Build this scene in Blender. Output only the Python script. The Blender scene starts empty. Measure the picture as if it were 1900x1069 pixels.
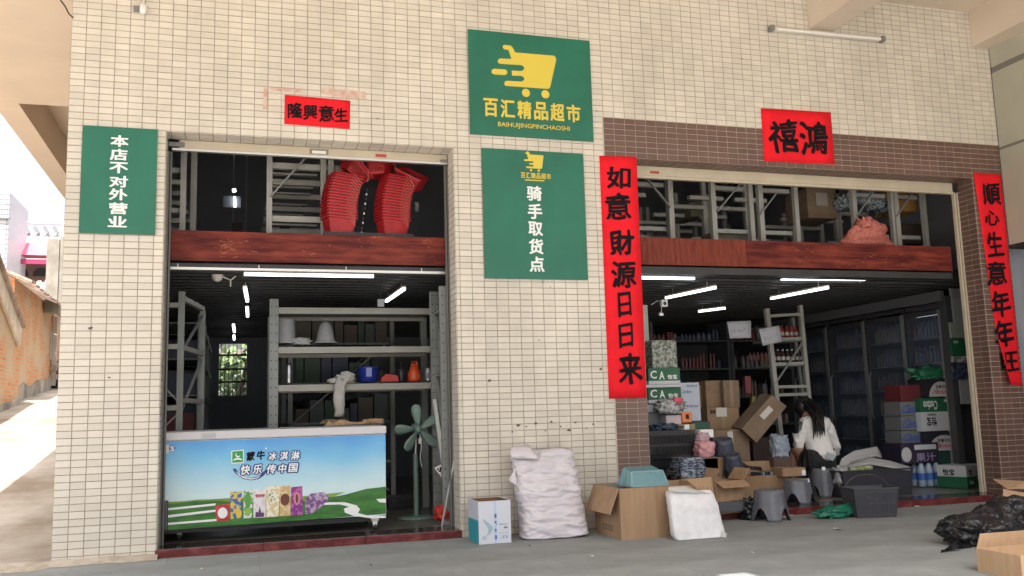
import bpy, bmesh, math, random
from mathutils import Vector, Matrix, noise
S = bpy.context.scene
COL = S.collection
R = math.radians
rnd = random.Random(7)

# ---------------------------------------------------------------- camera, light, exposure
cd = bpy.data.cameras.new('camera'); cam = bpy.data.objects.new('camera', cd); COL.objects.link(cam)
cd.sensor_width = 36; cd.lens = 32.17; cd.clip_start = .05; cd.clip_end = 500
_r = Vector((.956631, -.289933, -.028205)); _u = Vector((-.012572, -.137812, .990379)); _f = Vector((.29103, .947073, .135481))
m = Matrix((( _r.x, _u.x, -_f.x), (_r.y, _u.y, -_f.y), (_r.z, _u.z, -_f.z))).to_4x4()
m.translation = (1.16464, -7.05917, .9382); cam.matrix_world = m
S.camera = cam
W = bpy.data.worlds.new('World'); S.world = W; W.use_nodes = True
nt = W.node_tree; bg = nt.nodes['Background']
sky = nt.nodes.new('ShaderNodeTexSky'); sky.sky_type = 'NISHITA'; sky.sun_disc = False
sky.sun_elevation = R(65.5); sky.sun_rotation = R(191); sky.dust_density = 7.0; sky.air_density = 1.0; sky.ozone_density = 1.0
hz = nt.nodes.new('ShaderNodeHueSaturation'); hz.inputs['Saturation'].default_value = .32; hz.inputs['Value'].default_value = 1.25
nt.links.new(sky.outputs[0], hz.inputs['Color']); nt.links.new(hz.outputs[0], bg.inputs[0]); bg.inputs[1].default_value = .15
sd = bpy.data.lights.new('sun', 'SUN'); sd.energy = 5.0; sd.angle = R(.5); sd.color = (1, .975, .945)
sun = bpy.data.objects.new('sun', sd); COL.objects.link(sun)
sun.rotation_euler = Vector((.085, .44, -1)).to_track_quat('-Z', 'Y').to_euler()
S.view_settings.view_transform = 'Standard'; S.view_settings.look = 'None'
S.view_settings.exposure = 1.15; S.view_settings.gamma = 1; S.view_settings.use_curve_mapping = False
S.cycles.max_bounces = 10; S.cycles.diffuse_bounces = 6; S.cycles.glossy_bounces = 4
S.cycles.transparent_max_bounces = 16

# ---------------------------------------------------------------- materials
MATS = {}
def mat(name, rgb=(.5,.5,.5), rough=.6, metal=0., var=.0, scale=8., stretch=(1,1,1), rgb2=None, bump=0., bscale=60.,
        emit=0., alpha=1., spec=.5, trans=0., tint=None, rand=0., coat=0., ior=1.45, bdist=.004, detail=4., ramp=(.35,.65)):
    if name in MATS: return MATS[name]
    M = bpy.data.materials.new(name); M.use_nodes = True; n = M.node_tree; N = n.nodes; L = n.links
    b = N['Principled BSDF']
    b.inputs['Base Color'].default_value = (*rgb, 1); b.inputs['Roughness'].default_value = rough
    b.inputs['Metallic'].default_value = metal; b.inputs['Specular IOR Level'].default_value = spec
    b.inputs['Alpha'].default_value = alpha; b.inputs['Transmission Weight'].default_value = trans
    b.inputs['Coat Weight'].default_value = coat; b.inputs['IOR'].default_value = ior
    if emit: b.inputs['Emission Color'].default_value = (*rgb, 1); b.inputs['Emission Strength'].default_value = emit
    tc = N.new('ShaderNodeTexCoord'); mp = N.new('ShaderNodeMapping'); mp.inputs['Scale'].default_value = stretch
    L.new(tc.outputs['Object'], mp.inputs[0])
    col = None
    if rgb2 or var:
        nz = N.new('ShaderNodeTexNoise'); nz.inputs['Scale'].default_value = scale; nz.inputs['Detail'].default_value = detail
        nz.inputs['Roughness'].default_value = .6
        L.new(mp.outputs[0], nz.inputs['Vector'])
        cr = N.new('ShaderNodeValToRGB'); L.new(nz.outputs[0], cr.inputs[0])
        cr.color_ramp.elements[0].position = ramp[0]; cr.color_ramp.elements[1].position = ramp[1]
        c2 = rgb2 if rgb2 else tuple(min(1, c*(1+var)) for c in rgb)
        c1 = rgb if rgb2 else tuple(c*(1-var) for c in rgb)
        cr.color_ramp.elements[0].color = (*c1, 1); cr.color_ramp.elements[1].color = (*c2, 1)
        col = cr.outputs[0]
        L.new(col, b.inputs['Base Color'])
    if rand or tint:
        hs = N.new('ShaderNodeHueSaturation')
        if col: L.new(col, hs.inputs['Color'])
        else: hs.inputs['Color'].default_value = (*rgb, 1)
        ma = N.new('ShaderNodeMath'); ma.operation = 'MULTIPLY_ADD'
        if tint:
            at = N.new('ShaderNodeAttribute'); at.attribute_name = 'tint'
            oi = N.new('ShaderNodeObjectInfo'); ad = N.new('ShaderNodeMath'); ad.operation = 'ADD'
            L.new(at.outputs['Fac'], ad.inputs[0]); L.new(oi.outputs['Random'], ad.inputs[1])
            fr = N.new('ShaderNodeMath'); fr.operation = 'FRACT'; L.new(ad.outputs[0], fr.inputs[0]); L.new(fr.outputs[0], ma.inputs[0])
            k = tint
        else:
            oi = N.new('ShaderNodeObjectInfo'); L.new(oi.outputs['Random'], ma.inputs[0]); k = rand
        ma.inputs[1].default_value = 2*k; ma.inputs[2].default_value = 1-k
        L.new(ma.outputs[0], hs.inputs['Value']); L.new(hs.outputs[0], b.inputs['Base Color'])
    if bump:
        nb = N.new('ShaderNodeTexNoise'); nb.inputs['Scale'].default_value = bscale; nb.inputs['Detail'].default_value = 5
        L.new(mp.outputs[0], nb.inputs['Vector'])
        bp = N.new('ShaderNodeBump'); bp.inputs['Strength'].default_value = bump; bp.inputs['Distance'].default_value = bdist
        L.new(nb.outputs[0], bp.inputs['Height']); L.new(bp.outputs[0], b.inputs['Normal'])
    MATS[name] = M
    return M
TILE = mat('cream_tile', (.575,.535,.465), .34, tint=.06, var=.10, scale=1.7, stretch=(1,1,.35), detail=10., bump=.15, bscale=25)
GROUT = mat('tile_grout', (.285,.235,.18), .9, var=.25, scale=6)
BTILE = mat('brown_tile', (.135,.078,.062), .38, tint=.1, var=.08, scale=3)
BGROUT = mat('pale_grout', (.46,.40,.34), .9, var=.15)
PLASTER = mat('beige_plaster', (.61,.52,.43), .85, var=.05, scale=1.2, bump=.3, bscale=40)
CONC = mat('grey_concrete', (.165,.178,.178), .72, rgb2=(.29,.305,.30), scale=2.0, bump=.35, bscale=45, detail=9., ramp=(.3,.7))
DARK = mat('dark_void', (.025,.026,.03), .8, var=.3)
CEIL = mat('dark_deck', (.035,.035,.037), .55, var=.2)
INWALL = mat('dim_wall', (.24,.25,.28), .8, var=.1, scale=1)
FLOORM = mat('worn_floor', (.13,.125,.105), .28, rgb2=(.18,.17,.145), scale=3, bump=.05)
GRANITE = mat('black_granite', (.03,.028,.027), .12, rgb2=(.07,.06,.055), scale=60, spec=.6)
MARBLE = mat('red_marble', (.10,.014,.015), .3, rgb2=(.24,.07,.06), scale=9, stretch=(1,1,2), ramp=(.45,.75), detail=10.)
PLY = mat('red_plywood', (.075,.010,.010), .6, rgb2=(.26,.050,.030), scale=3.2, stretch=(.8,1,6), detail=12., ramp=(.40,.72), bump=.15, spec=.25)
PLYA = mat('orange_plywood', (.11,.018,.013), .6, rgb2=(.24,.055,.03), scale=9, stretch=(4,1,.5), detail=8., ramp=(.3,.75), bump=.15, spec=.25)
SHUT = mat('cream_shutter', (.52,.45,.34), .45, var=.05)
STEEL = mat('rack_grey', (.25,.265,.255), .5, var=.08, scale=4)
STEELB = mat('rack_beam', (.34,.335,.30), .5, var=.06, scale=4)
ALU = mat('aluminium', (.6,.59,.56), .35, metal=.6)
WHITE = mat('white_paint', (.72,.72,.70), .45, var=.03)
BLACKP = mat('black_plastic', (.022,.022,.026), .35)
GREYP = mat('grey_plastic', (.12,.125,.145), .28, var=.1, scale=14)
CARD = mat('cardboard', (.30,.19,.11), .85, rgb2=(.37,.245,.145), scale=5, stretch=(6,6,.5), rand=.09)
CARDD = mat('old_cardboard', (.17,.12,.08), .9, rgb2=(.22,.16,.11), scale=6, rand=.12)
GREEN = mat('sign_green', (.012,.135,.085), .42, var=.12, scale=1.5)
YEL = mat('sign_yellow', (.62,.50,.065), .5)
SWHITE = mat('sign_white', (.74,.76,.76), .5)
RED = mat('banner_red', (.74,.014,.024), .8, spec=.2, var=.07, scale=6, bump=.1, bscale=20)
INK = mat('black_ink', (.010,.008,.010), .8, spec=.15)
TUBE = mat('lit_tube', (.92,.96,1), .4, emit=2.2)
OFFT = mat('tube_body', (.66,.62,.55), .35)
CLEAR = mat('clear_plastic', (.62,.66,.68), .12, alpha=.5, bump=.9, bscale=14, bdist=.03, spec=.8)

# ---------------------------------------------------------------- mesh helpers
class MB:
    def __init__(s): s.v = []; s.f = []; s.mi = []; s.mats = []; s.smooth = False
    def m(s, mt):
        if mt not in s.mats: s.mats.append(mt)
        return s.mats.index(mt)
    def add(s, vs, fs, mt):
        o = len(s.v); s.v += [tuple(v) for v in vs]; s.f += [tuple(i+o for i in f) for f in fs]; s.mi += [s.m(mt)]*len(fs)
    def box(s, x0, x1, y0, y1, z0, z1, mt, M=None):
        if x0 > x1: x0, x1 = x1, x0
        if y0 > y1: y0, y1 = y1, y0
        if z0 > z1: z0, z1 = z1, z0
        vs = [(x,y,z) for x in (x0,x1) for y in (y0,y1) for z in (z0,z1)]
        if M: vs = [M @ Vector(v) for v in vs]
        s.add(vs, [(0,1,3,2),(4,6,7,5),(0,4,5,1),(2,3,7,6),(0,2,6,4),(1,5,7,3)], mt); return s
    def bar(s, p, q, w, h, mt, up=(0,0,1)):
        p, q = Vector(p), Vector(q); d = q-p; L = d.length; d.normalize(); up = Vector(up)
        if abs(d.dot(up)) > .98: up = Vector((0,1,0))
        x = d.cross(up).normalized(); z = x.cross(d)
        vs = []
        for t in (p, q):
            for a, b in ((-1,-1),(1,-1),(1,1),(-1,1)): vs.append(t + x*a*w/2 + z*b*h/2)
        s.add(vs, [(3,2,1,0),(4,5,6,7),(0,1,5,4),(1,2,6,5),(2,3,7,6),(3,0,4,7)], mt); return s
    def tube(s, pts, rad, mt, n=8, cap=True):
        pts = [Vector(p) for p in pts]; rs = rad if isinstance(rad, (list, tuple)) else [rad]*len(pts)
        vs = []; fs = []
        ref = Vector((0,0,1))
        for i, p in enumerate(pts):
            d = (pts[min(i+1, len(pts)-1)] - pts[max(i-1, 0)])
            if d.length < 1e-9: d = Vector((0,0,1))
            d.normalize()
            r0 = ref if abs(d.dot(ref)) < .95 else Vector((0,1,0))
            x = d.cross(r0).normalized(); y = d.cross(x)
            for k in range(n):
                a = 2*math.pi*k/n; vs.append(p + (x*math.cos(a) + y*math.sin(a))*rs[i])
        for i in range(len(pts)-1):
            for k in range(n):
                a, b = i*n+k, i*n+(k+1) % n; fs.append((a, b, b+n, a+n))
        if cap: fs += [tuple(range(n)), tuple(range(len(vs)-1, len(vs)-n-1, -1))]
        s.add(vs, fs, mt); return s
    def lathe(s, prof, mt, c=(0,0,0), n=20, M=None, caps=True):
        vs = []; fs = []
        for r, z in prof:
            for k in range(n):
                a = 2*math.pi*k/n; v = Vector((r*math.cos(a), r*math.sin(a), z))
                if M: v = M @ v
                vs.append(v + Vector(c))
        for i in range(len(prof)-1):
            for k in range(n):
                a, b = i*n+k, i*n+(k+1) % n; fs.append((a, b, b+n, a+n))
        if caps: fs += [tuple(reversed(range(n))), tuple(range(len(vs)-n, len(vs)))]
        s.add(vs, fs, mt); return s
    def prism(s, pts, d, mt):
        d = Vector(d); n = len(pts); p = [Vector(a) for a in pts]
        s.add(p + [a+d for a in p], [tuple(range(n)), tuple(range(2*n-1, n-1, -1))] + [(i, i+n, (i+1) % n+n, (i+1) % n) for i in range(n)], mt); return s
    def poly(s, pts, mt): s.add(pts, [tuple(range(len(pts)))], mt); return s
    def build(s, name, parent=None, bevel=0, smooth=False, flat_part=False, fix=True):
        off = world_loc(parent)
        me = bpy.data.meshes.new(name)
        if parent is not None and 'rz' in parent: off = off; rot = Matrix.Rotation(-parent['rz'], 3, 'Z'); vs = [rot @ (Vector(v)-off) for v in s.v]
        else: vs = [(v[0]-off.x, v[1]-off.y, v[2]-off.z) for v in s.v]
        me.from_pydata(vs, [], s.f)
        for t in s.mats: me.materials.append(t)
        me.polygons.foreach_set('material_index', s.mi)
        if fix:
            bm = bmesh.new(); bm.from_mesh(me); bmesh.ops.recalc_face_normals(bm, faces=bm.faces[:]); bm.to_mesh(me); bm.free()
        if smooth or s.smooth: me.polygons.foreach_set('use_smooth', [True]*len(me.polygons))
        me.update()
        return link(name, me, parent, bevel)
def world_loc(o):
    v = Vector((0,0,0))
    while o is not None: v += o.location; o = o.parent
    return v
def link(name, me, parent=None, bevel=0):
    o = bpy.data.objects.new(name, me); COL.objects.link(o)
    if parent is not None: o.parent = parent
    if bevel:
        b = o.modifiers.new('bevel', 'BEVEL'); b.width = bevel; b.segments = 2; b.limit_method = 'ANGLE'
    return o
def tag(o, label, cat, group=None, kind=None):
    if label: o['label'] = label
    if cat: o['category'] = cat
    if group: o['group'] = group
    if kind: o['kind'] = kind
    return o
def thing(name, label, cat, loc=(0,0,0), group=None):
    o = bpy.data.objects.new(name, None); COL.objects.link(o); o.location = loc; o.empty_display_size = .1
    return tag(o, label, cat, group)
def struct(o): o['kind'] = 'structure'; return o
def copytree(o, dx, label=None, parent=None):
    c = o.copy(); COL.objects.link(c)
    if parent is not None: c.parent = parent
    else: c.location = o.location + Vector(dx)
    if label: c['label'] = label
    for ch in o.children: copytree(ch, dx, None, c)
    return c
def B(name, parent, x0, x1, y0, y1, z0, z1, mt, bevel=0): return MB().box(x0,x1,y0,y1,z0,z1,mt).build(name, parent, bevel)

# text as flat print, fitted to a rectangle of a plane facing -Y (or any frame M)
_gc = {}
def gmesh(ch):
    if ch in _gc: return _gc[ch]
    c = bpy.data.curves.new('glyph', 'FONT'); c.body = ch; c.resolution_u = 2
    o = bpy.data.objects.new('glyph', c); COL.objects.link(o); bpy.context.view_layer.update()
    me = bpy.data.meshes.new_from_object(o.evaluated_get(bpy.context.evaluated_depsgraph_get()))
    bpy.data.objects.remove(o); bpy.data.curves.remove(c)
    vs = [v.co.copy() for v in me.vertices]; fs = [tuple(p.vertices) for p in me.polygons]
    bpy.data.meshes.remove(me)
    xs = [v.x for v in vs]; ys = [v.y for v in vs]
    w, h = max(xs)-min(xs), max(ys)-min(ys)
    _gc[ch] = ([((v.x-min(xs))/w, (v.y-min(ys))/h) for v in vs], fs, w/max(h, 1e-6))
    return _gc[ch]
SH = [(0,0),(1,0),(-1,0),(0,.8),(0,-.8),(.7,.6),(-.7,-.6),(.7,-.6),(-.7,.6)]
SHB = [(0,0),(1.3,-.9),(-.6,.4),(.6,.7),(.9,0),(-.8,-.5),(.3,-1.2)]
def glyph(name, ch, quad, mt, parent, off=.002, bold=.02, brush=0., flip=False, slant=0., seed=0):
    """flat print: bottom-left corner, right edge vector, up edge vector in world space; heavy weight from stacked shifted prints"""
    uv, fs, asp = gmesh(ch)
    o, ex, ez = (Vector(q) for q in quad); nrm = ex.cross(ez).normalized()
    mb = MB(); k = bold/max(1, asp); sh = SHB if brush else SH
    if bold < .005: sh = [(0,0)]
    for i, (sx, sz) in enumerate(sh):
        vs = []
        for a, b in uv:
            if flip: a, b = 1-a, 1-b
            a = k + a*(1-2*k); b = bold + b*(1-2*bold)
            if brush:
                n1 = noise.noise_vector(Vector((a*2.6+seed*7.3, b*2.6, seed*1.7))); n2 = noise.noise_vector(Vector((a*7+seed*3.3, b*7, i*.35)))
                a += n1.x*brush*1.6 + n2.x*brush*.5; b += n1.y*brush*1.6 + n2.y*brush*.5 + .10*(a-.5)
            a += slant*(b-.5)
            vs.append(o + ex*(a+sx*k) + ez*(b+sz*bold) + nrm*(off+i*.00012))
        mb.add(vs, fs, mt)
    return mb.build(name, parent, fix=False)
def Q(x0, x1, z0, z1, y): return ((x0,y,z0), (x1-x0,0,0), (0,0,z1-z0))

# ---------------------------------------------------------------- ground
def ramp(y): return 0 if y < .5 else .11*(y-.5)
mb = MB()
ys = [-120,-12,-3.3,.02]
xs = [-120,-1.9,-.45,9.4,120]
mb.box(-150,150,-150,.1,-.3,-.012, mat('sunlit_yard', (.42,.39,.345), .8, var=.12, scale=.7, bump=.3))
struct(mb.build('ground'))
# alley going uphill beside the shop
AL = mat('alley_concrete', (.24,.19,.14), .85, rgb2=(.45,.41,.35), scale=1.3, detail=8., bump=.4, bscale=20)
mb = MB(); vs = []; fs = []
yy = [-6+ i*.5 for i in range(0, 100)]
for i, y in enumerate(yy):
    for x in (-9,-4,-2.5,-1.2,-.4,-.002): vs.append((x, y, ramp(y)-.006 + .012*noise.noise(Vector((x,y,0)))*(y > .6)))
for i in range(len(yy)-1):
    for k in range(5): a = i*6+k; fs.append((a, a+1, a+7, a+6))
mb.add(vs, fs, AL); o = mb.build('alley_road', smooth=True); struct(o)
mb = MB(); mb.box(-60,60,43,44,-2,4.68, AL); struct(mb.build('hillside'))
pav = bpy.data.objects.new('pavement', None); COL.objects.link(pav); pav['kind'] = 'structure'
B('bedding', pav, -.45, 9.4, -3.6, -.002, -.05, -.004, mat('slab_joint', (.17,.165,.155), .9))
SL = []
for k in range(3):
    me = MB().box(.0006,.5994,.0006,.5994,-.03,0,CONC)
    ob = me.build('paving_slab', pav); SL.append(ob)
used = 0
for i in range(17):
    for j in range(6):
        x = -.45+i*.6; y = -.6*(j+1)
        if x+.6 > 9.5: continue
        if used < 3: o = SL[used]
        else: o = SL[(i*7+j*3) % 3].copy(); COL.objects.link(o); o.parent = pav
        used += 1
        o.location = (x, y, 0)
# apron of rough cement at the foot of the left pier
mb = MB(); pts = []
n = 24; vs = []; fs = []
for i in range(n+1):
    x = -.32+i*(1.0)/n; w = .10+.05*noise.noise(Vector((x*5,1,0))) + (.12 if x < 0 else 0)
    vs += [(x, -.004, .035+.012*noise.noise(Vector((x*9,0,0)))), (x, -w*.5, .018), (x, -w, .002)]
for i in range(n):
    for k in range(2): a = i*3+k; fs.append((a, a+3, a+4, a+1))
mb.add(vs, fs, mat('cement_fillet', (.34,.29,.22), .9, rgb2=(.45,.40,.33), scale=12, bump=.6))
struct(mb.build('kerb_fillet', smooth=True))

# ---------------------------------------------------------------- shop building
shop = thing('shop_building', 'cream tiled shop building with two wide openings and a deep concrete canopy', 'building')
FAC = [(0,.668,0,4.9,0),(.668,2.868,3.10,4.9,0),(2.868,4.19,0,4.9,0),(4.19,8.46,3.45,4.9,0),(4.19,4.49,0,3.45,1),(4.49,8.1,3.10,3.45,1),(8.1,8.46,0,3.45,1)]
mb = MB(); mb2 = MB()
for x0,x1,z0,z1,k in FAC: (mb2 if k else mb).box(x0,x1,0,.2,z0,z1, BGROUT if k else GROUT)
mb.build('wall', shop); mb2.build('brown_wall', shop)
def cuts(a, b, p):
    out = []; k = math.floor(a/p+1e-6)
    while k*p < b-1e-6:
        lo, hi = max(a, k*p), min(b, (k+1)*p)
        if hi-lo > .012: out.append((lo, hi, hi-lo > p-1e-4))
        k += 1
    return out
tiles = []   # (origin, e1, e2, normal, size1, size2, full, kind)
G = .0018
def field(fn, a0, a1, b0, b1, pa, pb, kind):
    for la, ha, fa in cuts(a0, a1, pa):
        for lb, hb, fb in cuts(b0, b1, pb): tiles.append((fn, la+G, ha-G, lb+G, hb-G, fa and fb, kind))
front = lambda a, b, n: (a, -n, b)
FLD = [(0,.668,0,3.10,0),(2.868,4.19,0,3.10,0),(0,4.19,3.10,3.45,0),(0,8.46,3.45,4.9,0),(4.19,4.49,0,3.10,1),(8.1,8.46,0,3.10,1),(4.19,8.46,3.10,3.45,1)]
for x0,x1,z0,z1,k in FLD: field(front, x0, x1, z0, z1, .1, .05, k)
field(lambda a,b,n: (a,b,3.10-n), .668, 2.868, 0, .2, .1, .05, 0)
field(lambda a,b,n: (2.868-n,b,a), 0, 3.1, 0, .2, .05, .1, 0)
field(lambda a,b,n: (.668+n,b,a), 0, 3.1, 0, .2, .05, .1, 0)
field(lambda a,b,n: (a,b,3.10-n), 4.49, 8.1, 0, .2, .1, .05, 1)
field(lambda a,b,n: (8.1-n,b,a), 0, 3.1, 0, .2, .05, .1, 1)
CAM = Vector((1.16464, -7.05917, .9382))
T = .004
def tile_verts(t, r):
    fn, la, ha, lb, hb, full, kind = t
    j = lambda: r.uniform(-.0006, .0006)
    d = T + r.uniform(-.0004, .0004); c = .0022
    vs = [fn(la,lb,0), fn(ha,lb,0), fn(ha,hb,0), fn(la,hb,0), fn(la+c,lb+c,d+j()), fn(ha-c,lb+c,d+j()), fn(ha-c,hb-c,d+j()), fn(la+c,hb-c,d+j())]
    return vs, [(0,1,5,4),(1,2,6,5),(2,3,7,6),(3,0,4,7),(4,5,6,7)]
def near(t): return (Vector(t[0]((t[1]+t[2])/2, (t[3]+t[4])/2, 0)) - CAM).length
cand = sorted([t for t in tiles if t[0] is front and t[5] and t[6] == 0 and not (.10 < t[1] < .61 and 2.31 < t[3] < 3.1) and not (3.0 < t[1] < 4.08 and t[3] > 2.02)
               and not (2.92 < t[1] < 4.1 and t[3] < .62)], key=near)[:290]
candb = sorted([t for t in tiles if t[0] is front and t[5] and t[6] == 1 and not (4.15 < t[1] < 4.49 and 1.0 < t[3] < 3.12)], key=near)[:110]
def pieces(cs, name, mt):
    me = bpy.data.meshes.new(name)
    vs, fs = tile_verts((lambda a,b,n: (a,-n,b), 0, .1-2*G, 0, .05-2*G, 1, 0), random.Random(3))
    me.from_pydata(vs, [], fs); me.materials.append(mt)
    for t in cs:
        o = bpy.data.objects.new(name, me); COL.objects.link(o); o.parent = shop
        o.location = (t[1], rnd.uniform(-.0006, 0), t[3])
pieces(cand, 'tile', TILE); pieces(candb, 'brown_tile', BTILE)
done = set(id(t) for t in cand+candb)
for kind, mt, nm in ((0, TILE, 'tile'), (1, BTILE, 'brown_tile')):
    me = bpy.data.meshes.new(nm); V = []; F = []; tn = []
    for t in tiles:
        if t[6] != kind or id(t) in done: continue
        vs, fs = tile_verts(t, rnd); o = len(V); V += vs; F += [tuple(i+o for i in f) for f in fs]; q = rnd.random(); tn += [q]*8
    me.from_pydata(V, [], F); me.materials.append(mt)
    bm = bmesh.new(); bm.from_mesh(me); bmesh.ops.recalc_face_normals(bm, faces=bm.faces[:]); bm.to_mesh(me); bm.free()
    at = me.attributes.new('tint', 'FLOAT', 'POINT'); at.data.foreach_set('value', tn)
    o = link(nm, me, shop); o['kind'] = 'stuff'
# chips and stains on the tiles
mb = MB()
for x,z,s in ((3.35,.84,.02),(3.42,.83,.012),(3.5,.85,.015),(3.58,.79,.01),(3.63,.86,.014),(3.71,.82,.012),(3.78,.79,.02),(3.84,.85,.012),(3.93,.8,.01),(3.99,.83,.013),
              (3.3,.79,.01),(3.12,1.2,.018),(3.55,1.52,.008),(3.66,1.96,.008),(3.6,2.0,.01),(4.03,3.9,.009),(4.14,3.5,.012),(2.25,3.3,.01),(5.6,4.1,.012),(.33,1.27,.014),(.2,1.62,.02),(7.9,4.35,.01),(8.2,3.9,.01),(4.08,1.28,.02)):
    n = 7; mb.poly([(x+s*math.cos(a)*rnd.uniform(.5,1.2), -.0062, z+s*.7*math.sin(a)*rnd.uniform(.4,1.2)) for a in [2*math.pi*k/n for k in range(n)]], mat('chip_dark', (.12,.10,.085), .9))
mb.build('chip', shop, fix=False)['kind'] = 'stuff'
STAIN = mat('red_stain', (.47,.26,.21), .5, rgb2=(.58,.45,.37), scale=14, ramp=(.3,.6))
mb = MB()
mb.poly([(1.8013,-.0063,3.5218),(2.1529,-.0063,3.5183),(2.1568,-.0063,3.4559),(1.9905,-.0063,3.4567),(1.8055,-.0063,3.4735)], STAIN)
mb.poly([(1.3666,-.0063,3.4917),(1.3948,-.0063,3.4939),(1.3962,-.0063,3.3163),(1.364,-.0063,3.3183)], STAIN)
mb.poly([(1.411,-.0063,3.4952),(1.656,-.0063,3.4971),(1.6561,-.0063,3.4708),(1.4314,-.0063,3.4707)], STAIN)
mb.build('paper_residue', shop, fix=False)
# inside shell
mb = MB()
mb.box(0,.12,.2,8,0,5.3,INWALL); mb.box(9.3,9.45,.2,8,0,5.3,INWALL); mb.box(8.46,9.45,.06,.2,0,5.3,INWALL)
mb.box(.12,9.3,6.6,6.72,2.28,5.3,INWALL)
wx0, wx1, wz0, wz1 = .98, 1.36, 1.30, 2.04
mb.box(.12,wx0,6.6,6.72,0,2.28,INWALL); mb.box(wx1,9.3,6.6,6.72,0,2.28,INWALL); mb.box(wx0,wx1,6.6,6.72,0,wz0,INWALL); mb.box(wx0,wx1,6.6,6.72,wz1,2.28,INWALL)
mb.build('inner_wall', shop)
B('roof', shop, -.3, 9.45, .0, 8, 5.3, 5.5, PLASTER)
mb = MB(); mb.box(.12,9.3,.42,6.6,2.14,2.26,CEIL)
for i in range(34): y = .55+i*.18; mb.box(.12,9.3,y,y+.07,2.118,2.142,CEIL)
mb.build('mezzanine_deck', shop)
struct(B('interior_floor', None, .12, 9.3, .3, 6.6, .02, .056, FLOORM))
# canopy
cb = PLASTER
B('canopy_slab', shop, -.0, 3.37, -5.5, -.001, 4.83, 5.05, cb); 
B('canopy_slab', shop, 3.57, 14, -5.5, -.001, 4.83, 5.05, cb)
B('canopy_slab', shop, 3.37, 3.57, -4.4, -.001, 4.83, 5.05, cb)  # shorter slab: unseen slot added at the edge to let a sun patch through
B('canopy_slab', shop, -1.38, -.002, -5.5, 3.75, 4.46, 5.05, cb)
B('canopy_slab', shop, -1.12, -.002, 3.752, 14, 4.95, 5.1, cb)
B('canopy_beam', shop, -1.38, -1.122, 3.752, 14, 4.46, 5.22, cb)
B('canopy_beam', shop, -1.12, -.002, 8.2, 8.4, 4.5, 4.949, cb)
B('canopy_beam', shop, 6.344, 6.61, -5.4, -.0065, 4.46, 4.829, cb)
B('canopy_beam', shop, 8.247, 8.9, -5.4, -.0065, 4.46, 4.829, cb)
B('side_wall', shop, -.002, 0, .2, 8, 0, 4.94, GROUT)
# thresholds: red marble front pieces, black granite tread
for a0, a1 in ((.66,2.872),(4.49,8.46)):
    nn = round((a1-a0)/.75)
    for i in range(nn):
        xa = a0+(a1-a0)*i/nn; xb = a0+(a1-a0)*(i+1)/nn
        B('marble_strip', shop, xa+.001, xb-.001, -.018, .012, -.02, .056, MARBLE, .003)
        B('granite_slab', shop, xa+.001, xb-.001, .0125, .299, .0, .058, GRANITE, .002)

# ---------------------------------------------------------------- shutters, beams
sh = thing('roller_shutter', 'rolled-up cream shutter with a pull handle above the left opening', 'shutter', (.7,.2,3.03), 'roller shutters')
B('bottom_slat', sh, .75, 2.86, .205, .235, 3.032, 3.097, SHUT, .003)
B('bottom_rail', sh, .70, 2.862, .198, .24, 3.012, 3.030, ALU, .002)
B('rubber_stop', sh, .672, .79, .19, .203, 3.04, 3.075, mat('stop_grey', (.2,.2,.19), .6), .004)
B('rubber_stop', sh, 2.80, 2.863, .19, .203, 3.025, 3.05, mat('stop_grey'), .004)
mb = MB(); hx = 1.8072
mb.box(hx-.075,hx+.075,.199,.204,3.040,3.082,mat('handle_plate',(.24,.21,.17),.5)); mb.box(hx-.055,hx+.055,.193,.1985,3.045,3.068,WHITE); mb.build('handle', sh)
hx = 2.3058; B('sticker', sh, hx-.045, hx+.045, .2035, .2045, 3.045, 3.072, mat('sticker_red', (.42,.08,.06), .5))
sh2 = thing('roller_shutter', 'rolled-up cream shutter above the wide right opening', 'shutter', (4.5,.2,3.0), 'roller shutters')
B('bottom_slat', sh2, 4.495, 8.04, .205, .235, 3.012, 3.097, SHUT, .004)
B('bottom_rail', sh2, 4.495, 8.04, .198, .24, 2.985, 3.009, SHUT, .002)
hx = 4.7663; B('sticker', sh2, hx-.045, hx+.045, .2035, .2045, 3.03, 3.055, mat('sticker_red'))
for nm, x, a in (('guide_rail',8.045,'tall cream shutter guide rail beside the brown right jamb'),('guide_rail',.672,'slim dark shutter guide rail on the left jamb'),('guide_rail',2.835,'slim dark shutter guide rail at the right side of the left opening')):
    m_ = SHUT if x > 5 else mat('rail_dark', (.14,.14,.13), .5)
    w = .05 if x > 5 else .03
    mb = MB(); mb.box(x,x+w*.36,.2,.235,.06,3.0,m_); mb.box(x+w*.64,x+w,.2,.235,.06,3.0,m_); mb.box(x+w*.36,x+w*.64,.215,.235,.06,3.0,DARK)
    tag(mb.build(nm), a, 'rail', 'shutter guide rails')
def wood_beam(label, x0, x1, splits, lens):
    t = thing('wooden_beam', label, 'beam', (x0,.3,2.1), 'red plywood beams')
    zt, zb = lens
    for i in range(len(splits)-1):
        B('board', t, splits[i]+.001, splits[i+1]-.001, .30, .318, zb, zt, (PLYA if (x0 > 4 and i == 0) else PLY), .002)
    B('core', t, x0, x1, .319, .415, zb+.005, zt-.005, CEIL)
    return t
za = 2.1712; zb_ = 2.4075
wood_beam('dark red plywood beam across the left opening, basket stacks above it', .672, 2.866, [.672,2.866], (zb_, za))
zc = 2.219; zd = 2.4675; xs_ = 5.7086
wood_beam('red plywood beam across the right opening with an orange left board', 4.492, 8.04, [4.492,xs_,8.04], (zd, zc))
SCR = mat('scratch_pale', (.42,.17,.09), .7)
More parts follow.
